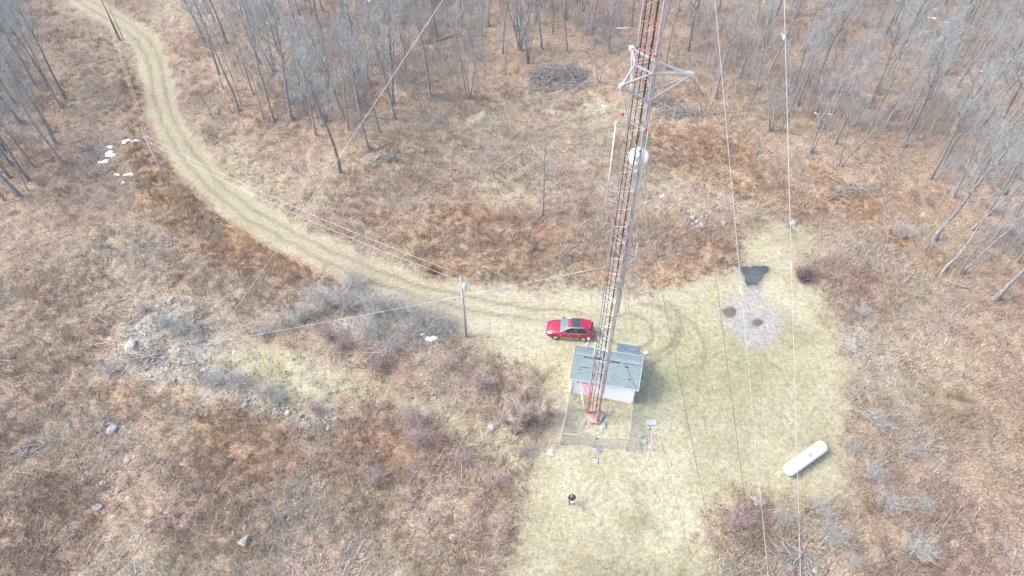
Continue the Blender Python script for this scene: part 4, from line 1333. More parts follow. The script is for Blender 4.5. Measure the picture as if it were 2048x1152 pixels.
# short aerial on a side bracket, lower right
h1 = height_over(TB, 1236, 530)
p = LEG[1] + Vector((.75, .05, h1))
mb = MB().bar(LEG[1] + Vector((0, 0, h1)), p + Vector((.4, 0, 0)), .035)
mb.bar(LEG[1] + Vector((0, 0, h1 - .6)), p, .05)
mb.bar(LEG[1] + Vector((0, 0, h1 + .1)), p, .05)
mb.bar(p + Vector((0, 0, -.7)), p + Vector((0, 0, .2)), .05)
sm_ = mb.build('side_bracket', M['galv'], tower)
MB().tube([p, p + Vector((0, 0, 1.5))], [.035, .025], 8).build('whip_antenna', M['white'], sm_, True)
# slim pale aerial hanging outward under it
h2 = height_over(TB, 1230, 580)
q = LEG[1] + Vector((.1, -.3, h2))
mb = MB().tube([q, q + Vector((.55, -.2, -2.4))], [.02, .028], 6)
mb.build('hanging_aerial', M['white'], tower, True)
mb = MB().box(Vector((.25, .1, h2 + .6)), (.4, .25, .6))
mb.build('equipment_box', M['galv'], tower)

# ---- guy anchors and guys
def anchor(p, face, label, n=4):
    t = thing('guy_anchor', label, 'guy anchor', p)
    d = Vector((face.x, face.y, 0)).normalized()
    mb = MB().bar(Vector((0, 0, -.4)) - d * .5, d * .9 + Vector((0, 0, .75)), .10, .14)
    mb.box(d * .95 + Vector((0, 0, .8)), (.5, .06, .42), math.atan2(d.y, d.x))
    mb.build('anchor_rod', M['galv'], t)
    for k in range(n):
        s = Vector((-d.y, d.x, 0)) * (k - (n - 1) / 2) * .13
        a = d * 1.05 + s + Vector((0, 0, .85 + .05 * k)); b = a + d * 1.1 + Vector((0, 0, .55 + .22 * k))
        mb = MB().tube([a, b], .022, 6)
        mb.bar(a.lerp(b, .25) + s * .1, a.lerp(b, .75) + s * .1, .085, .05)
        mb.build('turnbuckle', M['plate'], t)
    return p + d * .95 + Vector((0, 0, .85))


APX = [(415, 692), (1582, 455)]
AP = [GP(*a) for a in APX] + [G(1636, 2126)]
AL = ['galvanised anchor with turnbuckles on the stony mound, holding the left guys', 'galvanised anchor by the bluish boulder, holding the rear right guys', 'galvanised anchor holding the two bright thick guy wires at the front']
AT = [anchor(AP[k], TB - AP[k], AL[k]) for k in range(3)]


def guy(a, b, r, mat, label, sag=.006):
    a = Vector(a); b = Vector(b); L = (b - a).length; pts = []
    for i in range(25):
        t = i / 24
        pts.append(a.lerp(b, t) - Vector((0, 0, 4 * sag * L * t * (1 - t))) - a)
    o = MB().tube(pts, r, 6).build('guy_wire', M[mat], smooth=True)
    o.location = a
    return tag(o, label, 'guy wire', 'guy wires of the mast')


H_LOW, H_UP, H_TOP = height_over(TB, 1233, 536), 46.0, 56.0
leg_at = lambda k, h: TB + LEG[k] + Vector((0, 0, h))
guy(leg_at(0, H_LOW), AT[0], .013, 'guy', 'lowest pale guy wire from the mast to the left anchor')
guy(leg_at(1, H_LOW), AT[1], .011, 'guy_dark', 'lowest guy wire from the mast to the rear right anchor')
guy(leg_at(2, H_LOW), AT[2], .011, 'guy_dark', 'lowest thin guy wire running down past the right of the fence')
guy(TIPS[0], AT[0], .011, 'guy_fade', 'guy wire from the rear torque arm to the left anchor, upper of the pair')
guy(TIPS[1], AT[0] + Vector((.25, -.25, .1)), .011, 'guy_fade', 'guy wire from the front left torque arm to the left anchor, lower of the pair')
guy(TIPS[0], AT[1], .010, 'guy_dark', 'dark guy wire from the rear torque arm tip to the rear right anchor')
guy(TIPS[2], AT[1] + Vector((.2, -.2, .1)), .010, 'guy_dark', 'dark guy wire from the right torque arm tip to the rear right anchor')
guy(TIPS[1], AT[2], .014, 'guy_dark', 'thin dark guy wire crossing the clearing, left of the two dark ones')
guy(TIPS[2], AT[2] + Vector((.2, 0, .1)), .014, 'guy_dark', 'thin dark guy wire crossing the clearing, right of the two dark ones')
guy(leg_at(0, 51.0), AT[0] + Vector((.1, .3, .1)), .018, 'guy', 'long pale guy wire rising from the left anchor out of the picture top')
guy(leg_at(2, H_UP), AT[2], .0115, 'guy', 'bright thick guy wire, left of the two running top to bottom at right')
guy(leg_at(2, H_TOP), AT[2] + Vector((.15, 0, 0)), .0115, 'guy', 'bright thick guy wire, right of the two running top to bottom at right')

# ------------------------------------------------------------------ shed
EV, RD_ = 2.35, 3.75
fl, fr = G(1140, 757, EV), G(1277, 783, EV)
bl, br_ = G(1152, 692, EV), G(1284, 712, EV)
ux = ((fr - fl) + (br_ - bl)); ux.z = 0; LEN = ((fr - fl).length + (br_ - bl).length) / 2; ux.normalize()
uy = Vector((-ux.y, ux.x, 0))
cen = (fl + fr + bl + br_) / 4; cen.z = 0
DEP = abs(((bl + br_) / 2 - (fl + fr) / 2).dot(uy))
shed = thing('equipment_shed', 'small white shed with grey shingled gable roof at the foot of the mast', 'shed', cen, math.atan2(ux.y, ux.x))
HL, HD = LEN / 2, DEP / 2
WL, WD = HL - .22, HD - .16
mb = MB()
zt = EV - .02
gz_ = RD_ - .16
vs = [(-WL, -WD, -.2), (WL, -WD, -.2), (WL, WD, -.2), (-WL, WD, -.2), (-WL, -WD, zt), (WL, -WD, zt), (WL, WD, zt), (-WL, WD, zt), (-WL, 0, gz_), (WL, 0, gz_)]
mb.add(vs, [(0, 1, 5, 4), (1, 2, 6, 9, 5), (2, 3, 7, 6), (3, 0, 4, 8, 7), (4, 5, 9, 8), (6, 7, 8, 9)])
mb.build('wall', M['siding'], shed)
t = NT('asphalt_shingles')
bk = t.n('ShaderNodeTexBrick')
bk.inputs['Scale'].default_value = 1.0
bk.inputs['Brick Width'].default_value = .32; bk.inputs['Row Height'].default_value = .14
bk.inputs['Mortar Size'].default_value = .006
bk.inputs['Color1'].default_value = (.15, .20, .21, 1); bk.inputs['Color2'].default_value = (.205, .26, .265, 1); bk.inputs['Mortar'].default_value = (.11, .14, .145, 1)
t.l(t.mapped((1, 1, 1)), bk.inputs['Vector'])
f = t.noise(1.4, 5, .7)
c = t.mix(t.ramp(f, [(.35, 0.0), (.65, .65)]), bk.outputs['Color'], (.21, .27, .275))
t.bump(t.noise(14, 2), .3, .02)
M['shingle'] = t.out(c, .9, 0, .2)
M['shingle_dark'] = speckled('bare_roof_felt', (.035, .04, .043), (.07, .077, .08), 6, .95)
TK = .07
mb = MB()
r3 = []
for s in (-1, 1):
    e0, e1 = Vector((-HL, s * HD, EV)), Vector((HL, s * HD, EV))
    r0, r1 = Vector((-HL, 0, RD_)), Vector((HL, 0, RD_))
    up = Vector((0, 0, TK))
    mb.add([e0, e1, r1, r0, e0 + up, e1 + up, r1 + up, r0 + up], [(0, 1, 2, 3), (4, 7, 6, 5), (0, 4, 5, 1), (1, 5, 6, 2), (3, 7, 4, 0)])
roof = mb.build('roof', M['shingle'], shed)
mb = MB()
for s in (-1, 1):
    mb.bar((-HL, s * .09, RD_ + TK - .035), (HL, s * .09, RD_ + TK - .035), .2, .03)
mb.build('ridge_cap', M['shingle'], roof)


def on_roof(x, f, lift=.004):
    """f: 0 ridge .. -1 front eave .. +1 back eave"""
    return Vector((x, f * HD, RD_ + (EV - RD_) * abs(f) + TK + lift))


mb = MB(); rr = random.Random(4)
def patch(x, f, w, h):
    a, b = on_roof(x - w / 2, f), on_roof(x + w / 2, f); k = h / math.hypot(HD, RD_ - EV)
    c_, d_ = on_roof(x + w / 2, f + k), on_roof(x - w / 2, f + k)
    mb.add([a, b, c_, d_], [(0, 1, 2, 3)])
for k in range(16):
    patch(-2.0 + k * .2 + rr.gauss(0, .03), -.15 + rr.gauss(0, .015), .13, .16)
for k in range(5):
    patch(.5 + k * .12, -.12, .1, .15)
for k in range(9):
    patch(-1.8 + k * .26, .74 + rr.gauss(0, .04), .24, .10)
for k in range(5):
    patch(-2.25 + k * .16, -.52 + .004 * k, .17, .06)
patch(-2.2, -.62, .3, .08); patch(-2.25, -.74, .5, .03); patch(2.1, -.68, .3, .1); patch(1.75, -.25, .35, .12); patch(1.0, .72, .3, .12); patch(1.6, .8, .4, .06)
mb.build('missing_shingles', M['shingle_dark'], roof)
mb = MB()
pts = [on_roof(1.55 + .13 * i, -.13 - .085 * i, .02) for i in range(11)]
mb.tube(pts, .016, 5)
mb.build('roof_cable', M['cable'], roof)
for s in (-1, 1):
    mb = MB()
    mb.bar((-HL, s * (HD + .016), EV + TK / 2 - .03), (HL, s * (HD + .016), EV + TK / 2 - .03), .03, .15)
    mb.build('fascia', M['trim'], shed)
    mb = MB()
    for q in (-1, 1):
        mb.bar((s * (HL + .016), q * HD, EV + TK / 2), (s * (HL + .016), 0, RD_ + TK / 2), .03, .15)
    mb.build('barge_board', M['trim'], shed)
# lean-to behind with ribbed metal roof
x0, x1 = HL * .22, HL - .22
t = NT('blue_grey_sheet_metal')
f = t.noise(1.0, 3, .6, t.mapped((1.2, 9, 1)))
M['sheet'] = t.out(t.ramp(f, [(.35, (.085, .13, .17)), (.5, (.145, .20, .24)), (.68, (.24, .30, .33))]), .45, .3)
mb = MB()
ys = HD + .02
nrib = 22
for i in range(nrib):
    xa = x0 + (x1 - x0) * i / nrib; xb = x0 + (x1 - x0) * (i + 1) / nrib; xm = (xa + xb) / 2
    za, zb = EV - .02, EV - .38
    w = 1.35
    mb.add([(xa, ys, za), (xm, ys, za + .03), (xb, ys, za), (xa, ys + w, zb), (xm, ys + w, zb + .03), (xb, ys + w, zb)], [(0, 1, 4, 3), (1, 2, 5, 4)])
lean = mb.build('lean_to_roof', M['sheet'], shed)
mb = MB()
mb.add([(x0 + .08, ys, -.2), (x1 - .08, ys, -.2), (x1 - .08, ys + 1.2, -.2), (x0 + .08, ys + 1.2, -.2), (x0 + .08, ys, EV - .06), (x1 - .08, ys, EV - .06), (x1 - .08, ys + 1.2, EV - .36), (x0 + .08, ys + 1.2, EV - .36)],
       [(1, 2, 6, 5), (2, 3, 7, 6), (3, 0, 4, 7)])
mb.build('lean_to_wall', M['siding'], shed)
mb = MB()
mb.tube([(-1.95, HD * .95, EV), (-1.95, HD * .95, 3.75)], .05, 8)
mb.lathe([(.06, 3.7), (.13, 3.74), (.13, 3.84), (.04, 3.92)], (-1.95, HD * .95, 0), 10)
mb.bar((-1.95, HD * .95, 3.3), (-2.12, HD * .8, 3.05), .06)
mb.build('vent_mast', M['galv'], shed)
mb = MB().tube([(-1.25, -.25, 3.6), (-1.25, -.25, 6.0)], [.05, .05], 8)
mb.build('roof_pole', M['white'], shed)
mb = MB().bar((-1.28, -.2, 3.95), (-.5, -.1, 4.0), .04)
mb.tube([(-1.25, -.25, 3.45), (-1.25, -.25, 4.15)], .065, 8)
mb.build('pole_bracket', M['galv'], shed)
mb = MB().box((-WL + .5, -WD - .06, 1.9), (.16, .12, .2))
mb.build('wall_lamp', M['galv'], shed)
mb = MB().box((-WL + 1.1, -WD - .045, 2.02), (.8, .09, .16))
mb.build('cable_port', M['trim'], shed)

# cable bridge from mast to shed wall
a = TB + Vector((-.45, .45, 2.1)); b = shed.matrix_basis @ Vector((-WL + 1.1, -WD - .1, 2.2))
b = cen + ux * (-WL + 1.1) + uy * (-WD - .12) + Vector((0, 0, 2.15))
mb = MB(); d = (b - a); sd_ = Vector((-d.y, d.x, 0)).normalized() * .2
mb.bar(a + sd_, b + sd_, .06); mb.bar(a - sd_, b - sd_, .06)
for k in range(9):
    q = a.lerp(b, (k + .5) / 9); mb.bar(q + sd_, q - sd_, .035)
for k in range(4):
    q0, q1 = a.lerp(b, k / 4), a.lerp(b, (k + 1) / 4)
    mb.bar(q0 + sd_ + Vector((0, 0, .02)), q1 - sd_ + Vector((0, 0, .02)), .03)
tray = mb.build('cable_bridge', M['red_steel'])
tag(tray, 'red ladder shaped cable bridge between mast foot and shed wall', 'cable tray')
p0 = G(1170, 824); p1 = G(1162, 788, 1.2)
o = MB().tube([(0, 0, -.1), Vector(p1 - p0) + Vector((0, 0, .3))], .045, 8).build('leaning_pipe', M['white'], smooth=True)
o.location = p0
tag(o, 'white pipe leaning from the mast foot toward the shed wall', 'pipe')

# ------------------------------------------------------------------ chain link fence
FCL, FCM, FCR = G(1122, 888), G(1187, 895), G(1252, 901)
SBL = cen + ux * (-WL + .05) + uy * (-WD - .05); SBR = cen + ux * (WL - .05) + uy * (-WD - .05)
fence = thing('chain_link_fence', 'low chain link fence enclosing the mast foot in front of the shed', 'fence', FCL)
FH = 1.85


def chain(mb, a, b, h, pitch=.085, r=.006):
    d = (b - a); L = d.length; d = d.normalized(); n = int(L / pitch)
    nrm = Vector((-d.y, d.x, 0)) * r
    for k in range(-int(h / pitch), n):
        for sgn in (1, -1):
            u0, u1 = k * pitch, k * pitch + h
            z0, z1 = (0, h) if sgn > 0 else (h, 0)
            if u0 < 0: z0 += (z1 - z0) * (-u0 / (u1 - u0)); u0 = 0
            if u1 > L: z1 -= (z1 - z0) * ((u1 - L) / (u1 - u0)) if u1 > u0 else 0; u1 = L
            p, q = a + d * u0 + Vector((0, 0, z0 + .04)), a + d * u1 + Vector((0, 0, z1 + .04))
            w = (q - p).cross(Vector((-d.y, d.x, 0))).normalized() * r
            o = nrm * (1 if sgn > 0 else -1)
            mb.add([p - w + o, p + w + o, q + w + o, q - w + o], [(0, 1, 2, 3)])


posts = [FCL, FCM, FCR, FCL.lerp(SBL, .33), FCL.lerp(SBL, .66), FCR.lerp(SBR, .33), FCR.lerp(SBR, .66), SBL, SBR, FCL + Vector((.15, .85, 0))]
for p in posts:
    q = p - FCL
    mb = MB().tube([q + Vector((0, 0, -.2)), q + Vector((0, 0, FH + .06))], .036, 8)
    mb.lathe([(.045, FH + .05), (.045, FH + .09), (.01, FH + .13)], (q.x, q.y, 0), 8)
    mb.build('fence_post', M['galv'], fence, True)
for a, b in ((FCL, SBL), (FCL, FCM), (FCM, FCR), (FCR, SBR)):
    MB().tube([a - FCL + Vector((0, 0, FH)), b - FCL + Vector((0, 0, FH))], .026, 6).build('top_rail', M['galv'], fence, True)
for a, b in ((FCL, FCM), (FCM, FCR), (FCL, SBL), (FCR, SBR)):
    mb = MB(); chain(mb, a - FCL, b - FCL, FH - .08 if (a, b) != (FCL, FCM) else FH - .18)
    mb.build('wire_mesh', M['galv'], fence)
mb = MB().box(FCM - FCL + Vector((.16, .03, 1.45)), (.32, .02, .42), -.15)
mb.build('sign_plate', M['galv'], fence)
for px0, py0, px1, py1, nm, lab in ((1292, 848, 1298, 860, 'post_stub', 'short pale leaning post outside the fence on the right'), (1297, 864, 1297, 900, 'pole', 'thin pale pole lying outside the right fence corner')):
    a, b = GP(px0, py0), GP(px1, py1)
    o = MB().tube([(0, 0, .05), b - a + Vector((0, 0, .05 if nm == 'pole' else .12))], .04 if nm == 'pole' else .09, 8).build(nm, M['plate'], smooth=True)
    o.location = a; tag(o, lab, 'post')
o = MB().box((0, 0, .12), (.95, .5, .05), .1, Matrix.Rotation(.2, 3, 'X')).build('loose_panel', M['plate'], bevel=.01)
o.location = GP(1302, 846); tag(o, 'pale blue loose panel lying on the grass right of the fence', 'panel')
o = MB().box((0, 0, .05), (.5, .4, .04), .4).build('loose_panel', M['plate'], bevel=.01)
o.location = GP(1291, 706); tag(o, 'small pale plate lying behind the shed corner', 'panel')

# ------------------------------------------------------------------ propane tank
ta, tb_ = G(1578, 940, .62), G(1644, 893, .62)
tc = (ta + tb_) / 2; td = tb_ - ta; TLEN = td.length + .25; TR = .53
tank = thing('propane_tank', 'long white capsule shaped gas tank with a rusty far end', 'gas tank', (tc.x, tc.y, 0), math.atan2(td.y, td.x))
prof = []
for i in range(9):
    a = math.pi / 2 * i / 8
    prof.append((max(.001, TR * math.sin(a)), -TLEN / 2 - TR * .75 * math.cos(a) + TR * .3))
for i in range(9):
    a = math.pi / 2 * i / 8
    prof.append((max(.001, TR * math.cos(a)), TLEN / 2 + TR * .75 * math.sin(a) - TR * .3))
t = NT('white_tank_paint')
f = t.noise(2.2, 5, .7)
sp = t.n('ShaderNodeSeparateXYZ'); t.l(t.coord(), sp.inputs[0])
endm = t.ramp(t.math('ADD', t.math('MULTIPLY', sp.outputs['X'], .36), t.math('MULTIPLY', f, .22)), [(.80, 0.0), (.86, .8)])
spot = t.ramp(t.noise(3.1, 2, .5), [(.63, 0.0), (.66, .6)])
c = t.mix(t.ramp(f, [(.4, 0.0), (.7, .25)]), (.84, .84, .83), (.70, .69, .67))
c = t.mix(t.math('MULTIPLY', endm, t.ramp(sp.outputs['Z'], [(.6, 0.0), (.75, 1.0)])), c, (.42, .20, .12))
c = t.mix(spot, c, (.50, .33, .28))
t.out(c, .38, 0, .4)
MB().lathe(prof, (0, 0, .64), 32, (1, 0, 0)).build('shell', t.m, tank, True)
for s in (-1, 1):
    mb = MB().box((s * TLEN * .30, 0, .10), (.22, .86, .26)); mb.build('saddle_foot', M['concrete'], tank)
MB().lathe([(.22, 1.10), (.22, 1.26), (.17, 1.33), (.02, 1.36)], (.1, 0, 0), 14).build('valve_hood', M['galv'], tank, True)
mb = MB().lathe([(.06, 1.13), (.06, 1.22), (.01, 1.24)], (-.75, .08, 0), 10); mb.lathe([(.04, 1.13), (.04, 1.2), (.01, 1.21)], (-1.25, -.05, 0), 10)
mb.build('fitting', M['rust_metal'], tank)
for s in (-1, 1):
    MB().box((s * TLEN * .27, 0, 1.19), (.16, .03, .10)).build('lifting_lug', M['white'], tank)
mb = MB().tube([(.45, .62, .0), (.45, .62, 1.25), (.42, .42, 1.42), (.2, .1, 1.28)], .03, 6)
mb.build('gas_pipe', M['galv'], tank, True)

# ------------------------------------------------------------------ utility poles and lines
def upole(px, py, tx, ty, r, label, mat='wood_pole', cross=False):
    b = GP(px, py); h = height_over(b, tx, ty) - b.z
    t = thing('utility_pole', label, 'utility pole', b)
    MB().tube([(0, 0, -.3), (0, 0, h)], [r, r * .72], 10).build('pole', M[mat], t, True)
    mb = MB()
    for dz, o in ((.12, (0, 0)), (-.7, (.16, -.1))):
        mb.lathe([(.03, h + dz - .12), (.06, h + dz - .08), (.045, h + dz), (.06, h + dz + .04), (.02, h + dz + .1)], (o[0], o[1], 0), 8)
    mb.bar((0, 0, h - .78), (.2, -.12, h - .78), .05)
    mb.build('insulator', M['glaze'], t, True)
    return t, b, h


pA, bA, hA = upole(340, 375, 288, 273, .14, 'grey wooden utility pole beside the bend of the dirt road')
pB, bB, hB = upole(933, 673, 922, 551, .12, 'grey wooden utility pole with transformer at the edge of the clearing')
pC, bC, hC = upole(240, 80, 203, -4, .16, 'brown utility pole standing by the road at the top of the picture', 'brown_pole')
pD, bD, hD = upole(248, 80, 218, 8, .08, 'short pale pole standing just right of the brown pole')
mb = MB().lathe([(.17, hB - 1.75), (.20, hB - 1.70), (.20, hB - .92), (.16, hB - .86), (.05, hB - .82)], (.30, -.12, 0), 16)
tr = mb.build('transformer', M['transformer'], pB, True)
mb = MB().lathe([(.03, hB - .84), (.05, hB - .78), (.03, hB - .72), (.05, hB - .66), (.015, hB - .56)], (.36, -.16, 0), 8)
mb.build('bushing', M['glaze'], tr, True)
mb = MB().bar((0, 0, hB - 1.1), (.3, -.12, hB - 1.1), .06); mb.bar((0, 0, hB - 1.5), (.3, -.12, hB - 1.5), .06)
mb.build('transformer_bracket', M['galv'], pB)
mb = MB().bar((0, 0, hB - 3.2), (-.75, -.1, hB - 3.0), .04); mb.lathe([(.09, hB - 3.12), (.09, hB - 2.9)], (-.78, -.1, 0), 8)
mb.build('side_arm', M['galv'], pB)
mb = MB().tube([(.13, -.12, .2), (.12, -.12, hB - 2)], .03, 6); mb.build('conduit', M['galv'], pB)
MB().tube([(.17, .04, .2), (.14, .03, hA - .8)], .015, 5).build('ground_wire', M['galv'], pA)
# the near pole feeds the shed through the side arm


def line(a, b, r, label, sag, mat='line'):
    a = Vector(a); b = Vector(b); pts = []
    for i in range(21):
        t_ = i / 20
        pts.append(a.lerp(b, t_) - Vector((0, 0, 4 * sag * t_ * (1 - t_))) - a)
    o = MB().tube(pts, r, 5).build('power_line', M[mat], smooth=True)
    o.location = a
    return tag(o, label, 'power line', 'power lines between the poles')


top = lambda b, h, dz: b + Vector((0, 0, h + dz))
off = Vector((.16, -.1, 0))
line(top(bA, hA, .2), top(bB, hB, .2), .016, 'upper wire from the road bend pole to the near pole', .9)
line(top(bA, hA, -.66) + off, top(bB, hB, -.66) + off, .016, 'lower wire from the road bend pole to the near pole', 1.1)
line(top(bC, hC, .2), top(bA, hA, .2), .016, 'upper wire from the far brown pole to the road bend pole', .8)
line(top(bC, hC, -.66) + off, top(bA, hA, -.66) + off, .016, 'lower wire from the far brown pole to the road bend pole', 1.1)
# ------------------------------------------------------------------ the red car
wf, wr = G(1109, 679), G(1168, 683)
cd = (wf - wr).normalized(); side = Vector((cd.y, -cd.x, 0))       # side: to the car's right, away from the camera
cpos = (wf + wr) / 2 + side * .84
car = thing('parked_car', 'red crossover car with dark sunroof parked on the straw grass behind the shed', 'car', (cpos.x, cpos.y, 0), math.atan2(cd.y, cd.x))
car.scale = (.95, .95, 1.05)
t = NT('red_car_paint')
t.out((.30, .004, .035), .30, .15, .5)
t.b.inputs['Coat Weight'].default_value = .8; t.b.inputs['Coat Roughness'].default_value = .08
M['carpaint'] = t.m
t = NT('tinted_glass'); t.out((.015, .022, .024), .06, 0, .6); M['glass'] = t.m
t = NT('windscreen_glass'); t.out((.09, .17, .18), .07, 0, .8); M['wscreen'] = t.m
t = NT('roof_glass'); t.out((.03, .045, .06), .10, 0, .6); M['rglass'] = t.m
t = NT('lamp_lens'); t.out((.80, .80, .80), .12, 0, .6); M['lens'] = t.m
t = NT('tail_lens'); t.out((.42, .01, .015), .15, 0, .6); M['tail'] = t.m


def interp(tab, x):
    tab = sorted(tab)
    xs = [r[0] for r in tab]
    return [float(np.interp(x, xs, [r[k] for r in tab])) for k in range(1, len(tab[0]))]


# x, half width at sill, half width at belt, bottom z, belt z, deck centre z
LOW = [(2.40, .50, .48, .40, .60, .66), (2.33, .70, .68, .30, .70, .77), (2.15, .84, .82, .24, .80, .90), (1.85, .91, .89, .22, .89, 1.00), (1.4, .94, .925, .22, .97, 1.07), (.95, .945, .93, .22, 1.02, 1.12),
       (.4, .945, .93, .22, 1.04, 1.12), (-.6, .945, .93, .22, 1.07, 1.12), (-1.4, .945, .925, .24, 1.11, 1.16), (-1.9, .92, .89, .28, 1.13, 1.18), (-2.2, .86, .83, .34, 1.12, 1.16), (-2.36, .76, .74, .42, 1.02, 1.05), (-2.42, .66, .64, .48, .80, .84)]
XS = sorted(set([r[0] for r in LOW] + [2.0, 1.7, 1.2, .7, 0, -.3, -1.0, -1.65, -2.05]), reverse=True)


def low_ring(x):
    ws, wb, zb, zt, zc = interp(LOW, x)
    half = [(0, zb), (ws * .72, zb), (ws * .93, zb + .05), (ws, zb + .16), (ws * 1.0, zb + (zt - zb) * .55), (wb * 1.01, zt - .10), (wb * .975, zt - .02), (wb * .88, zt + (zc - zt) * .35), (wb * .5, zt + (zc - zt) * .85), (0, zc)]
    return [(x, y, z) for y, z in half] + [(x, -y, z) for y, z in half[-2:0:-1]]


rings = [low_ring(x) for x in XS]
n = len(rings[0])
mb = MB()
vs = [p for r in rings for p in r]; fs = []
for i in range(len(rings) - 1):
    for k in range(n):
        fs.append((i * n + k, (i + 1) * n + k, (i + 1) * n + (k + 1) % n, i * n + (k + 1) % n))
fs.append(tuple(range(n))); fs.append(tuple((len(rings) - 1) * n + k for k in range(n - 1, -1, -1)))
mb.add(vs, fs)
body = mb.build('body', M['carpaint'], car, True)
# wheel arches cut through
cut = MB()
for x in (1.42, -1.42):
    for s in (-1, 1):
        cut.lathe([(.405, -.24), (.405, .24)], (x, s * .90, .355), 24, (0, 1, 0))
cutter = cut.build('arch_cutter', M['dark'])
mod = body.modifiers.new('b', 'BOOLEAN'); mod.operation = 'DIFFERENCE'; mod.object = cutter; mod.solver = 'EXACT'
dg = bpy.context.evaluated_depsgraph_get()
nm = bpy.data.meshes.new_from_object(body.evaluated_get(dg))
body.modifiers.clear(); body.data = nm
bpy.data.objects.remove(cutter)
sharp = bmesh.new(); sharp.from_mesh(nm)
for e in sharp.edges:
    if e.calc_face_angle(0) > .6: e.smooth = False
sharp.to_mesh(nm); sharp.free()

# glasshouse: x, half width at belt, half width at roof, roof z
def gh(x):
    return interp([(1.05, .86, .80, 1.06), (.75, .87, .74, 1.22), (.25, .875, .66, 1.555), (-.1, .875, .645, 1.625), (-.7, .875, .64, 1.67), (-1.3, .87, .63, 1.65), (-1.92, .84, .60, 1.57), (-2.14, .79, .60, 1.36), (-2.36, .74, .66, 1.10)], x)


gx = [1.05, .75, .5, .25, .08, -.1, -.4, -.7, -1.0, -1.3, -1.6, -1.92, -2.03, -2.14, -2.36]


def gring(x):
    wb, wr_, zr = gh(x); zb = interp(LOW, x)[3] - .03
    zr = max(zr, zb + .02)
    half = [(wb, zb), (wb * .985, zb + (zr - zb) * .12), (wr_ + (wb - wr_) * .22, zb + (zr - zb) * .80), (wr_, zb + (zr - zb) * .95), (wr_ * .86, zr), (wr_ * .4, zr + .02), (0, zr + .025)]
    return [(x, y, z) for y, z in half] + [(x, -y, z) for y, z in half[-2::-1]]


rings = [gring(x) for x in gx]; n = len(rings[0]); mb = MB()
vs = [p for r in rings for p in r]; fs = []
for i in range(len(rings) - 1):
    for k in range(n - 1):
        fs.append((i * n + k, (i + 1) * n + k, (i + 1) * n + k + 1, i * n + k + 1))
fs.append(tuple(range(n))); fs.append(tuple((len(rings) - 1) * n + k for k in range(n - 1, -1, -1)))
mb.add(vs, fs)
cabin = mb.build('cabin', M['carpaint'], car, True)


def panel(us, vs_, fn, name, mat, parent, lift=.008):
    """a glass sheet lying just proud of the glasshouse"""
    P = [[Vector(fn(u, v)) for v in vs_] for u in us]
    mb = MB(); nv = len(vs_)
    N = []
    for i in range(len(us)):
        for j in range(nv):
            a = P[min(i + 1, len(us) - 1)][j] - P[max(i - 1, 0)][j]; b = P[i][min(j + 1, nv - 1)] - P[i][max(j - 1, 0)]
            nn = a.cross(b); nn = nn.normalized() if nn.length > 0 else Vector((0, 0, 1))
            if nn.dot(P[i][j] - Vector((-.6, 0, 1.1))) < 0: nn = -nn
            N.append(nn)
    vv = [P[i][j] + N[i * nv + j] * lift for i in range(len(us)) for j in range(nv)]
    mb.add(vv, [(i * nv + j, (i + 1) * nv + j, (i + 1) * nv + j + 1, i * nv + j + 1) for i in range(len(us) - 1) for j in range(nv - 1)])
    return mb.build(name, mat, parent, True)


def surf(x, s):
    """s in -1..1 across the glasshouse ring (0 roof centre, +-1 belt)"""
    r = gring(x); m = (n - 1) / 2 * (1 - s)
    i = min(int(m), n - 2); a = Vector(r[i]).lerp(Vector(r[i + 1]), m - i)
    return a


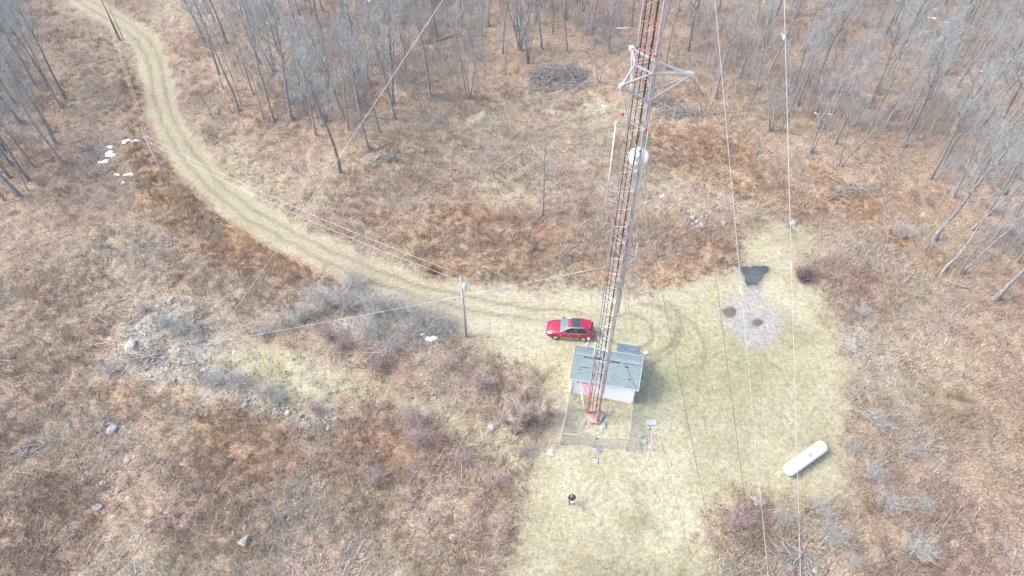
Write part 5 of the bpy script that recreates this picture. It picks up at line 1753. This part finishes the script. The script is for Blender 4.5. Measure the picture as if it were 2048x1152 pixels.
lin = lambda a, b, k: [a + (b - a) * i / (k - 1) for i in range(k)]
panel(lin(.98, .24, 7), lin(-.62, .62, 9), lambda x, s: surf(x, s * (.98 if x > .6 else .93)), 'windshield', M['wscreen'], car)
panel(lin(-1.98, -2.31, 6), lin(-.60, .60, 9), lambda x, s: surf(x, s), 'rear_window', M['glass'], car)
panel(lin(-.16, -1.0, 6), lin(-.34, .34, 7), lambda x, s: surf(x, s), 'sunroof', M['rglass'], car, .006)
for sgn in (1, -1):
    tops = lambda x: .53 + .02 * 0
    def sw(u, v, sgn=sgn):
        x = .72 - u * (.72 + 1.86)
        hi = .545 + .36 * max(0, (u - .0) < .18) * (1 - u / .18) + .30 * max(0, (u - .72) / .28) ** 1.6
        hi = min(hi, .93)
        lo = .965
        return surf(x, sgn * (hi + (lo - hi) * v))
    pn = panel(lin(0, 1, 20), lin(0, 1, 4), sw, 'side_window', M['glass'], car)
    mb = MB()
    mb.tube([surf(.72 - u * 2.58, sgn * .968) + Vector((0, sgn * .014, 0)) for u in lin(0, 1, 14)], .016, 5)
    mb.tube([Vector(sw(u, 0)) + Vector((0, sgn * .012, .012)) for u in lin(0, 1, 22)], .013, 5)
    mb.build('window_trim', M['chrome'], car, True)
    for xq in (-.38, -1.28):
        mb = MB()
        mb.tube([surf(xq, sgn * .955) + Vector((0, sgn * .014, 0)), surf(xq - .03, sgn * .56) + Vector((0, sgn * .014, .0))], .028, 4)
        mb.build('window_pillar', M['dark'], car)
    mb = MB()
    rl = [surf(x, sgn * .46) + Vector((0, sgn * .0, .05)) for x in lin(.05, -1.35, 9)]
    mb.tube([surf(.12, sgn * .46)] + rl + [surf(-1.45, sgn * .46)], .022, 6)
    mb.build('roof_rail', M['chrome'], car, True)
    mb = MB().lathe([(.001, -.09), (.08, -.07), (.10, 0), (.075, .06), (.001, .075)], (.74, sgn * 1.03, 1.12), 10, (1, 0, .1))
    mb.bar((.74, sgn * .88, 1.07), (.74, sgn * .98, 1.10), .05)
    mb.build('wing_mirror', M['carpaint'], car, True)
    mb = MB()
    for xq in (.18, -.82):
        mb.bar((xq, sgn * .955, .88), (xq - .2, sgn * .955, .885), .03, .028)
    mb.build('door_handle', M['chrome'], car)
    mb = MB()
    for xq, tilt in ((.78, .1), (-.36, .02), (-1.18, -.22)):
        mb.bar((xq, sgn * .949, .32), (xq + tilt * .6, sgn * .944, .98), .012, .01)
    mb.build('door_seam', M['dark'], car)
    MB().bar((.95, sgn * .955, .36), (-.9, sgn * .955, .36), .03, .045).build('sill_trim', M['chrome'], car)
    MB().bar((.92, sgn * .952, .62), (.98, sgn * .945, .86), .03, .07).build('side_vent', M['chrome'], car)
    mb = MB().add([(2.30, sgn * .60, .74), (2.14, sgn * .83, .78), (1.78, sgn * .90, .93), (1.95, sgn * .80, .985), (2.22, sgn * .62, .90)], [(0, 1, 2, 3, 4) if sgn < 0 else (4, 3, 2, 1, 0)])
    for i, v in enumerate(mb.v): mb.v[i] = (v[0] + .03, v[1] + sgn * .02, v[2] + .03)
    mb.build('headlight', M['lens'], car)
    mb = MB().box((-2.30, sgn * .76, .98), (.16, .12, .34), sgn * -.4); mb.build('tail_light', M['tail'], car, bevel=.02)
    for xq in (1.42, -1.42):
        w = MB().lathe([(.20, -.12), (.33, -.12), (.355, -.08), (.355, .08), (.33, .12), (.235, .125)], (xq, sgn * .83, .355), 28, (0, sgn, 0)).build('wheel', M['dark'], car, True)
        mb = MB().lathe([(.235, .10), (.235, .128), (.215, .128), (.205, .105)], (xq, sgn * .83, .355), 28, (0, sgn, 0))
        mb.lathe([(.05, .08), (.05, .135), (.02, .14)], (xq, sgn * .83, .355), 12, (0, sgn, 0))
        mb.lathe([(.2, .085), (.2, .09)], (xq, sgn * .83, .355), 20, (0, sgn, 0))
        for k in range(7):
            a = 6.283 * k / 7
            mb.bar((xq + .04 * math.cos(a), sgn * .955, .355 + .04 * math.sin(a)), (xq + .215 * math.cos(a), sgn * .95, .355 + .215 * math.sin(a)), .045, .03)
        mb.build('rim', M['rim'], w)
mb = MB().box((2.40, 0, .60), (.05, .62, .26)); mb.build('grille', M['chrome'], car, bevel=.015)
mb = MB().box((2.36, 0, .36), (.06, 1.0, .12)); mb.build('bumper_vent', M['dark'], car)
mb = MB().box((-2.41, 0, .42), (.08, 1.2, .16)); mb.build('rear_valance', M['dark'], car)
mb = MB().bar((1.02, -.62, 1.075), (.86, -.05, 1.185), .02, .02).bar((1.02, 0, 1.10), (.86, .5, 1.16), .02, .02); mb.build('wiper', M['dark'], car)
mb = MB().box((-1.92, 0, 1.615), (.34, 1.12, .035)); mb.build('spoiler', M['carpaint'], car, bevel=.012)

# ------------------------------------------------------------------ person with a remote controller
M['skin'] = speckled('skin', (.42, .25, .18), (.48, .30, .22), 6, .6, bump=0)
M['jacket'] = speckled('dark_jacket', (.055, .042, .055), (.10, .08, .095), 8, .9)
M['trouser'] = speckled('dark_trousers', (.045, .05, .04), (.08, .08, .065), 8, .9)
M['hair'] = speckled('brown_hair', (.06, .04, .032), (.11, .08, .065), 14, .8)
M['ctrl'] = NT('white_plastic').out((.82, .82, .82), .4)
M['screen'] = NT('dark_screen').out((.02, .02, .025), .15)


def skin_obj(name, nodes, edges, mat, parent, sub=2, root=0):
    me = bpy.data.meshes.new(name)
    me.from_pydata([n_[0] for n_ in nodes], edges, []); me.update()
    o = link(bpy.data.objects.new(name, me), parent)
    m_ = o.modifiers.new('s', 'SKIN'); m_.use_smooth_shade = True
    sv = me.skin_vertices[0].data
    for i, n_ in enumerate(nodes):
        r = n_[1] if hasattr(n_[1], '__len__') else (n_[1], n_[1])
        sv[i].radius = r; sv[i].use_root = (i == root)
    s_ = o.modifiers.new('u', 'SUBSURF'); s_.levels = sub; s_.render_levels = sub
    d_ = bpy.context.evaluated_depsgraph_get()
    nm_ = bpy.data.meshes.new_from_object(o.evaluated_get(d_))
    o.modifiers.clear(); o.data = nm_
    nm_.materials.clear(); nm_.materials.append(mat)
    for p in nm_.polygons: p.use_smooth = True
    return o


pp = GP(1142, 1007)
man = thing('person', 'person in dark jacket looking down at a white handheld remote controller', 'person', pp, math.pi)   # faces the camera: local +y is forward
N_ = []; E_ = []


def node(p, r, link_to=None):
    N_.append((p, r)); i = len(N_) - 1
    if link_to is not None: E_.append((link_to, i))
    return i


pel = node((0, 0, .96), (.155, .115)); wai = node((0, .01, 1.12), (.14, .10), pel); che = node((0, .02, 1.32), (.165, .115), wai); nb = node((0, .01, 1.46), (.07, .065), che)
nk = node((0, .04, 1.53), .055, nb); hd0 = node((0, .075, 1.60), (.07, .08), nk); hd1 = node((0, .075, 1.69), (.076, .095), hd0); hd2 = node((0, .06, 1.765), (.055, .07), hd1)
HANDS = []
for s in (-1, 1):
    hp = node((s * .10, 0, .90), .095, pel); kn = node((s * .125, .03, .50), .062, hp); an = node((s * .13, 0, .10), .042, kn); node((s * .14, .13, .045), (.045, .032), an)
    sh = node((s * .19, .0, 1.42), .065, che); el = node((s * .27, .06, 1.14), .048, sh); wr2 = node((s * .13, .29, 1.16), .030, el); pa = node((s * .105, .36, 1.17), (.034, .018), wr2)
    HANDS.append((s, pa))
    for k in range(4):
        L = (.030, .034, .032, .026)[k]
        a_ = node((s * .10 - s * .0 + s * (.012 - .012 * k) * .0, .385, 1.185 - .017 * k), .0095, pa)
        b_ = node((s * .075, .385 + L, 1.182 - .018 * k), .0088, a_)
        node((s * .055, .375 + L * .5, 1.180 - .018 * k), .008, b_)
    th = node((s * .085, .36, 1.205), .011, pa); node((s * .06, .385, 1.222), .009, th)
skin_obj('body', N_, E_, M['skin'], man)
# jacket: torso and sleeves, a little fuller than the body
N_ = []; E_ = []
a0 = node((0, 0, .90), (.185, .145)); a1 = node((0, .01, 1.12), (.178, .14), a0); a2 = node((0, .015, 1.32), (.20, .15), a1); a3 = node((0, .0, 1.45), (.115, .09), a2); node((0, .02, 1.50), (.085, .08), a3)
for s in (-1, 1):
    b0 = node((s * .205, -.01, 1.415), .088, a2); b1 = node((s * .285, .06, 1.14), .068, b0); node((s * .15, .26, 1.158), .045, b1)
skin_obj('jacket', N_, E_, M['jacket'], man)
N_ = []; E_ = []
a0 = node((0, 0, .95), (.165, .13))
for s in (-1, 1):
    b0 = node((s * .10, 0, .86), .108, a0); b1 = node((s * .125, .03, .50), .078, b0); node((s * .13, 0, .12), .062, b1)
skin_obj('trousers', N_, E_, M['trouser'], man)
for s in (-1, 1):
    N_ = []; E_ = []
    a0 = node((s * .13, -.01, .14), .056); a1 = node((s * .13, -.02, .06), (.055, .05), a0); node((s * .145, .15, .05), (.055, .042), a1)
    skin_obj('shoe', N_, E_, M['dark'], man)
bm = bmesh.new(); bmesh.ops.create_uvsphere(bm, u_segments=18, v_segments=12, radius=1)
for v in bm.verts:
    c_ = v.co.copy()
    v.co = Vector((c_.x * .088, .052 + c_.y * .108, 1.715 + c_.z * .098))
    if c_.y > .25 and c_.z < .35: v.co.y -= .05 * (c_.y); v.co.z = max(v.co.z, 1.735)
    if c_.z < -.5: v.co.z = 1.715 - .055
me = bpy.data.meshes.new('hair'); bm.to_mesh(me); bm.free(); me.materials.append(M['hair'])
for p in me.polygons: p.use_smooth = True
link(bpy.data.objects.new('hair', me), man)
mb = MB().lathe([(.001, .0), (.012, .004), (.014, .02), (.006, .04)], (0, .172, 1.655), 8, (0, .3, 1)); mb.build('nose', M['skin'], man, True)
for s in (-1, 1):
    MB().lathe([(.001, -.006), (.011, 0), (.001, .006)], (s * .032, .160, 1.69), 8, (0, 1, 0)).build('eye', M['screen'], man, True)
    MB().lathe([(.001, -.012), (.026, -.006), (.03, 0), (.02, .008), (.001, .01)], (s * .083, .065, 1.67), 10, (1, 0, 0)).build('ear', M['skin'], man, True)
MB().box((0, .164, 1.615), (.046, .01, .009)).build('mouth', NT('lips').out((.33, .14, .12), .6), man)
Rm = Matrix.Rotation(math.pi, 3, 'Z')
ctrl = thing('remote_controller', 'white handheld remote controller with a dark screen held by the person', 'controller', pp + Rm @ Vector((0, .43, 1.20)), math.pi)
MB().box((0, 0, 0), (.23, .17, .055), mat=Matrix.Rotation(.45, 3, 'X')).build('case', M['ctrl'], ctrl, bevel=.018)
MB().box((0, .07, .085), (.24, .15, .012), mat=Matrix.Rotation(.75, 3, 'X')).build('screen_holder', M['ctrl'], ctrl, bevel=.004)
MB().box((0, .064, .0935), (.12, .06, .006), mat=Matrix.Rotation(.75, 3, 'X')).build('screen', M['screen'], ctrl)
for s in (-1, 1):
    MB().lathe([(.008, .02), (.008, .045), (.013, .05), (.004, .058)], (s * .07, -.03, 0), 8).build('thumb_stick', M['screen'], ctrl)
    MB().tube([(s * .09, .075, .05), (s * .10, .10, .16)], .008, 6).build('aerial', M['ctrl'], ctrl)

# ------------------------------------------------------------------ air
hz = MB().box((0, 62, 29.5), (460, 300, 65))
t = NT('thin_haze')
t.t.nodes.remove(t.b)
pv = t.n('ShaderNodeVolumePrincipled')
pv.inputs['Color'].default_value = (.86, .93, .97, 1)
pv.inputs['Density'].default_value = .00045
pv.inputs['Anisotropy'].default_value = .2
t.l(pv.outputs[0], t.t.nodes['Material Output'].inputs['Volume'])
tag(hz.build('haze', t.m), 'thin pale haze over the clearing and woods', kind='stuff')

# ------------------------------------------------------------------ light
SUN_EL, SUN_AZ = D2R(50), math.pi            # the sun stands to the left of the picture
world = bpy.data.worlds.new('World')
SC.world = world
world.use_nodes = True
wn = world.node_tree
sky = wn.nodes.new('ShaderNodeTexSky')
sky.sky_type = 'NISHITA'
sky.sun_disc = False
sky.sun_elevation = SUN_EL
sky.dust_density = 4.0
sky.air_density = .9
wn.links.new(sky.outputs[0], wn.nodes['Background'].inputs[0])
wn.nodes['Background'].inputs[1].default_value = 0.15
sd = Vector((-math.cos(SUN_EL), .02, math.sin(SUN_EL))).normalized()
sky.sun_rotation = math.atan2(sd.x, sd.y)
sun = bpy.data.lights.new('sun', 'SUN')
sun.energy = .68
sun.angle = D2R(12)
sun.color = (1.0, .96, .90)
so = bpy.data.objects.new('sun', sun)
COL.objects.link(so)
so.rotation_euler = (-sd).to_track_quat('-Z', 'Y').to_euler()
SC.view_settings.view_transform = 'Standard'
SC.view_settings.look = 'None'
SC.view_settings.gamma = 1
SC.view_settings.use_curve_mapping = False
SC.view_settings.exposure = 1.72
SC.cycles.max_bounces = 5
SC.cycles.use_denoising = True
SC.cycles.denoising_prefilter = 'NONE'
